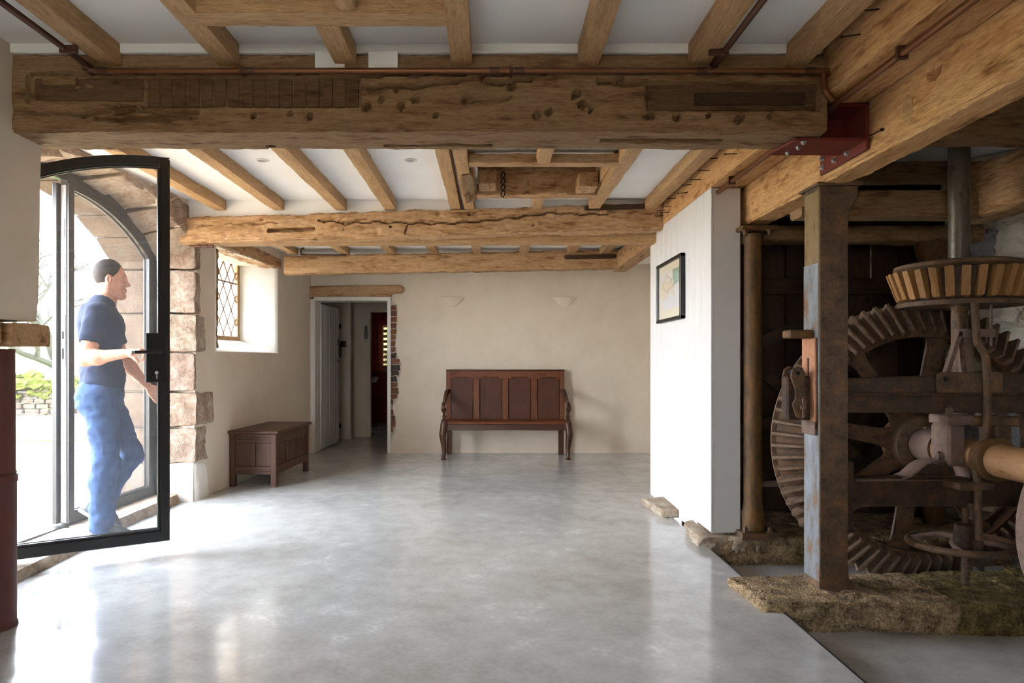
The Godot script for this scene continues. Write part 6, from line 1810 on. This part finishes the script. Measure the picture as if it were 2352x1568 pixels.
	var fold := func(s: Shape, amp: float, fx: float, fy: float) -> Shape:
		for i in s.v.size():
			var p := s.v[i]
			s.v[i] = p + Vector3(noise.get_noise_3d(p.x * fx, p.y * fy, p.z * fx), 0, noise.get_noise_3d(p.x * fx + 40, p.y * fy, p.z * fx)) * amp
		return s
	obj("t_shirt", fold.call(nets(shirt, 0.0115, 0.009), 0.011, 7.0, 12.0), M.shirt, o, Transform3D(), 75.0)
	var jeans: Array = legs.call(0.022)
	jeans.append(["e", waist + Vector3(0, 0.14, 0), Vector3(0.3, 0.18, 0.3), Vector3.ZERO, -0.004])
	obj("jeans", fold.call(nets(jeans, 0.0125, 0.009), 0.012, 5.0, 14.0), M.denim, o, Transform3D(), 75.0)
	for q in [[ankle_r, Vector3(1, 0, 0.08), 0.0], [ankle_l, Vector3(0.8, -0.6, 0), 0.0]]:
		var a: Vector3 = q[0]
		var d: Vector3 = (q[1] as Vector3).normalized()
		var dn := d.cross(Vector3(0, 0, 1)).normalized()
		if dn.y > 0.0: dn = -dn
		var shoe := [["c", a + d * 0.015, a + dn * 0.032 + d * 0.09, 0.044, 0.042, 0.03], ["c", a + Vector3(0, 0.015, 0), a + dn * 0.035 - d * 0.04, 0.045, 0.042, 0.03], ["c", a + dn * 0.04 - d * 0.045, a + dn * 0.05 + d * 0.1, 0.04, 0.04, 0.03], ["c", a + dn * 0.035 + d * 0.04, a + dn * 0.055 + d * 0.16, 0.042, 0.034, 0.03]]
		var sh := obj("shoe", nets(shoe, 0.009), M.shoe, o, Transform3D(), 75.0)
		var sole := prism(pts([-0.09, -0.03, -0.07, -0.042, 0.05, -0.04, 0.13, -0.047, 0.18, -0.036, 0.2, 0.0, 0.18, 0.036, 0.13, 0.046, 0.05, 0.04, -0.07, 0.042, -0.09, 0.03]), -0.012, 0.012, 0.004)
		obj("sole", sole, M.sole, sh, Transform3D(Basis(d, dn.cross(d), dn), a + dn * 0.074))

# ---------------------------------------------------------------- outside
func build_outside() -> void:
	setting("ground", "pale worn stone paving outside the arched doors", "paving", hexa([Vector3(-30, -0.5, -25), Vector3(-2.9, -0.5, -25), Vector3(-30, -0.05, -25), Vector3(-2.9, -0.02, -25), Vector3(-30, -0.5, 12), Vector3(-2.9, -0.5, 12), Vector3(-30, -0.05, 12), Vector3(-2.9, -0.02, 12)], Vector3i(2, 1, 2), 0.0, 1.0, 0.0), M.paving)
	var lawn := setting("lawn", "narrow strip of pale grass beyond the paving", "grass", span(Vector3(-22, -0.1, -13.2), Vector3(-5.4, -0.005, -9.9), 0.0), M.turf)
	lawn.set_meta("kind", "structure")
	setting("path", "grey tarmac lane in front of the mossy wall", "path", span(Vector3(-30, -0.1, -14.4), Vector3(-4.5, -0.015, -13.2), 0.0), M.gravel)
	setting("field", "pale rising field beyond the garden wall", "field", hexa([Vector3(-90, -1, -70), Vector3(0, -1, -70), Vector3(-90, 3.5, -70), Vector3(0, 3.2, -70), Vector3(-90, -1, -15.5), Vector3(0, -1, -15.5), Vector3(-90, 0.1, -15.5), Vector3(0, 0.1, -15.5)], Vector3i(6, 1, 6), 0.0, 1.0, 0.0), M.field)
	# dry stone wall with moss on top
	var w := thing("garden_wall", "low dry stone garden wall covered with yellow green moss", "garden wall", Vector3(-10.0, 0.0, -14.6))
	rng.seed = 77
	var y := 0.0
	while y < 0.62:
		var h := rng.randf_range(0.1, 0.17)
		var x := -3.4 + rng.randf() * 0.2
		while x < 4.2:
			var l := rng.randf_range(0.18, 0.42)
			obj("stone", rough_box(Vector3(x + 0.008, y, -0.25), Vector3(x + l - 0.008, y + h - 0.01, 0.02 + rng.randf() * 0.05), Vector3i(3, 2, 2), 0.03, 6.0, 0.3, rng.randf() * 30.0), M.fieldstone, w)
			x += l
		y += h
	for i in 34:
		var c := Vector3(rng.randf_range(-3.3, 4.0), rng.randf_range(0.35, 0.82), rng.randf_range(-0.05, 0.12))
		var r := Vector3(rng.randf_range(0.12, 0.32), rng.randf_range(0.06, 0.14), rng.randf_range(0.08, 0.16))
		obj("moss_cushion", rough_box(c - r, c + r, Vector3i(8, 6, 6), 0.09, 7.0, 0.9, rng.randf() * 60.0), M.moss, w)
	var hd := thing("hedge", "green clipped hedge outside the far slatted window", "hedge", Vector3(-2.2, -0.02, -15.2))
	var leaves := Shape.new()
	for i in 60:
		var hc := Vector3(rng.randf_range(-2.6, 2.6), rng.randf_range(0.2, 3.2), rng.randf_range(-0.2, 0.3))
		var hr := Vector3(rng.randf_range(0.35, 0.6), rng.randf_range(0.3, 0.5), rng.randf_range(0.3, 0.45))
		leaves.join(rough_box(hc - hr, hc + hr, Vector3i(9, 9, 7), 0.16, 9.0, 0.9, rng.randf() * 60.0))
	var lf := obj("leaves", leaves, M.turf, hd)
	lf.set_meta("kind", "stuff")
	var places := [[-11.5, -18.5, 6.5, "bare tree with mossy branches beyond the wall, nearest the lane"], [-17.5, -23.0, 8.0, "tall bare tree far left beyond the wall"], [-8.0, -24.5, 8.5, "bare spreading tree at the field edge seen through fixed leaf"], [-13.0, -33.0, 9.0, "distant bare tree in the pale field"]]
	for i in places.size():
		var p: Array = places[i]
		rng.seed = 300 + i
		var t := thing("bare_tree", p[3], "tree", Vector3(p[0], 0.0, p[1]), "bare trees outside")
		var trunk := Shape.new()
		var twigs := Shape.new()
		limb(trunk, twigs, Vector3.ZERO, Vector3(rng.randf_range(-0.1, 0.1), 1, rng.randf_range(-0.1, 0.1)).normalized(), p[2] * 0.3, 0.17, 0)
		obj("trunk", trunk, M.bark, t)
		var tw := obj("twigs", twigs, M.bark, t)
		tw.set_meta("kind", "stuff")

func limb(thick: Shape, thin: Shape, at: Vector3, d: Vector3, length: float, r: float, depth: int) -> void:
	var path := [at]
	var p := at
	var dd := d
	for i in 4:
		dd = (dd + Vector3(rng.randf_range(-0.25, 0.25), rng.randf_range(-0.12, 0.18), rng.randf_range(-0.25, 0.25))).normalized()
		p += dd * length / 4.0
		path.append(p)
	(thick if depth < 2 else thin).join(tube(path, r, 7 if depth < 2 else 4, [1.0, 0.92, 0.84, 0.76, 0.66]))
	if depth >= 5 or r < 0.006:
		return
	for i in (3 if depth < 2 else 3):
		var spread := Vector3(rng.randf_range(-1, 1), rng.randf_range(-0.15, 0.6), rng.randf_range(-1, 1)).normalized()
		limb(thick, thin, path[4 - (i % 3)], (dd * 0.7 + spread * 0.9).normalized(), length * rng.randf_range(0.62, 0.85), r * 0.6, depth + 1)
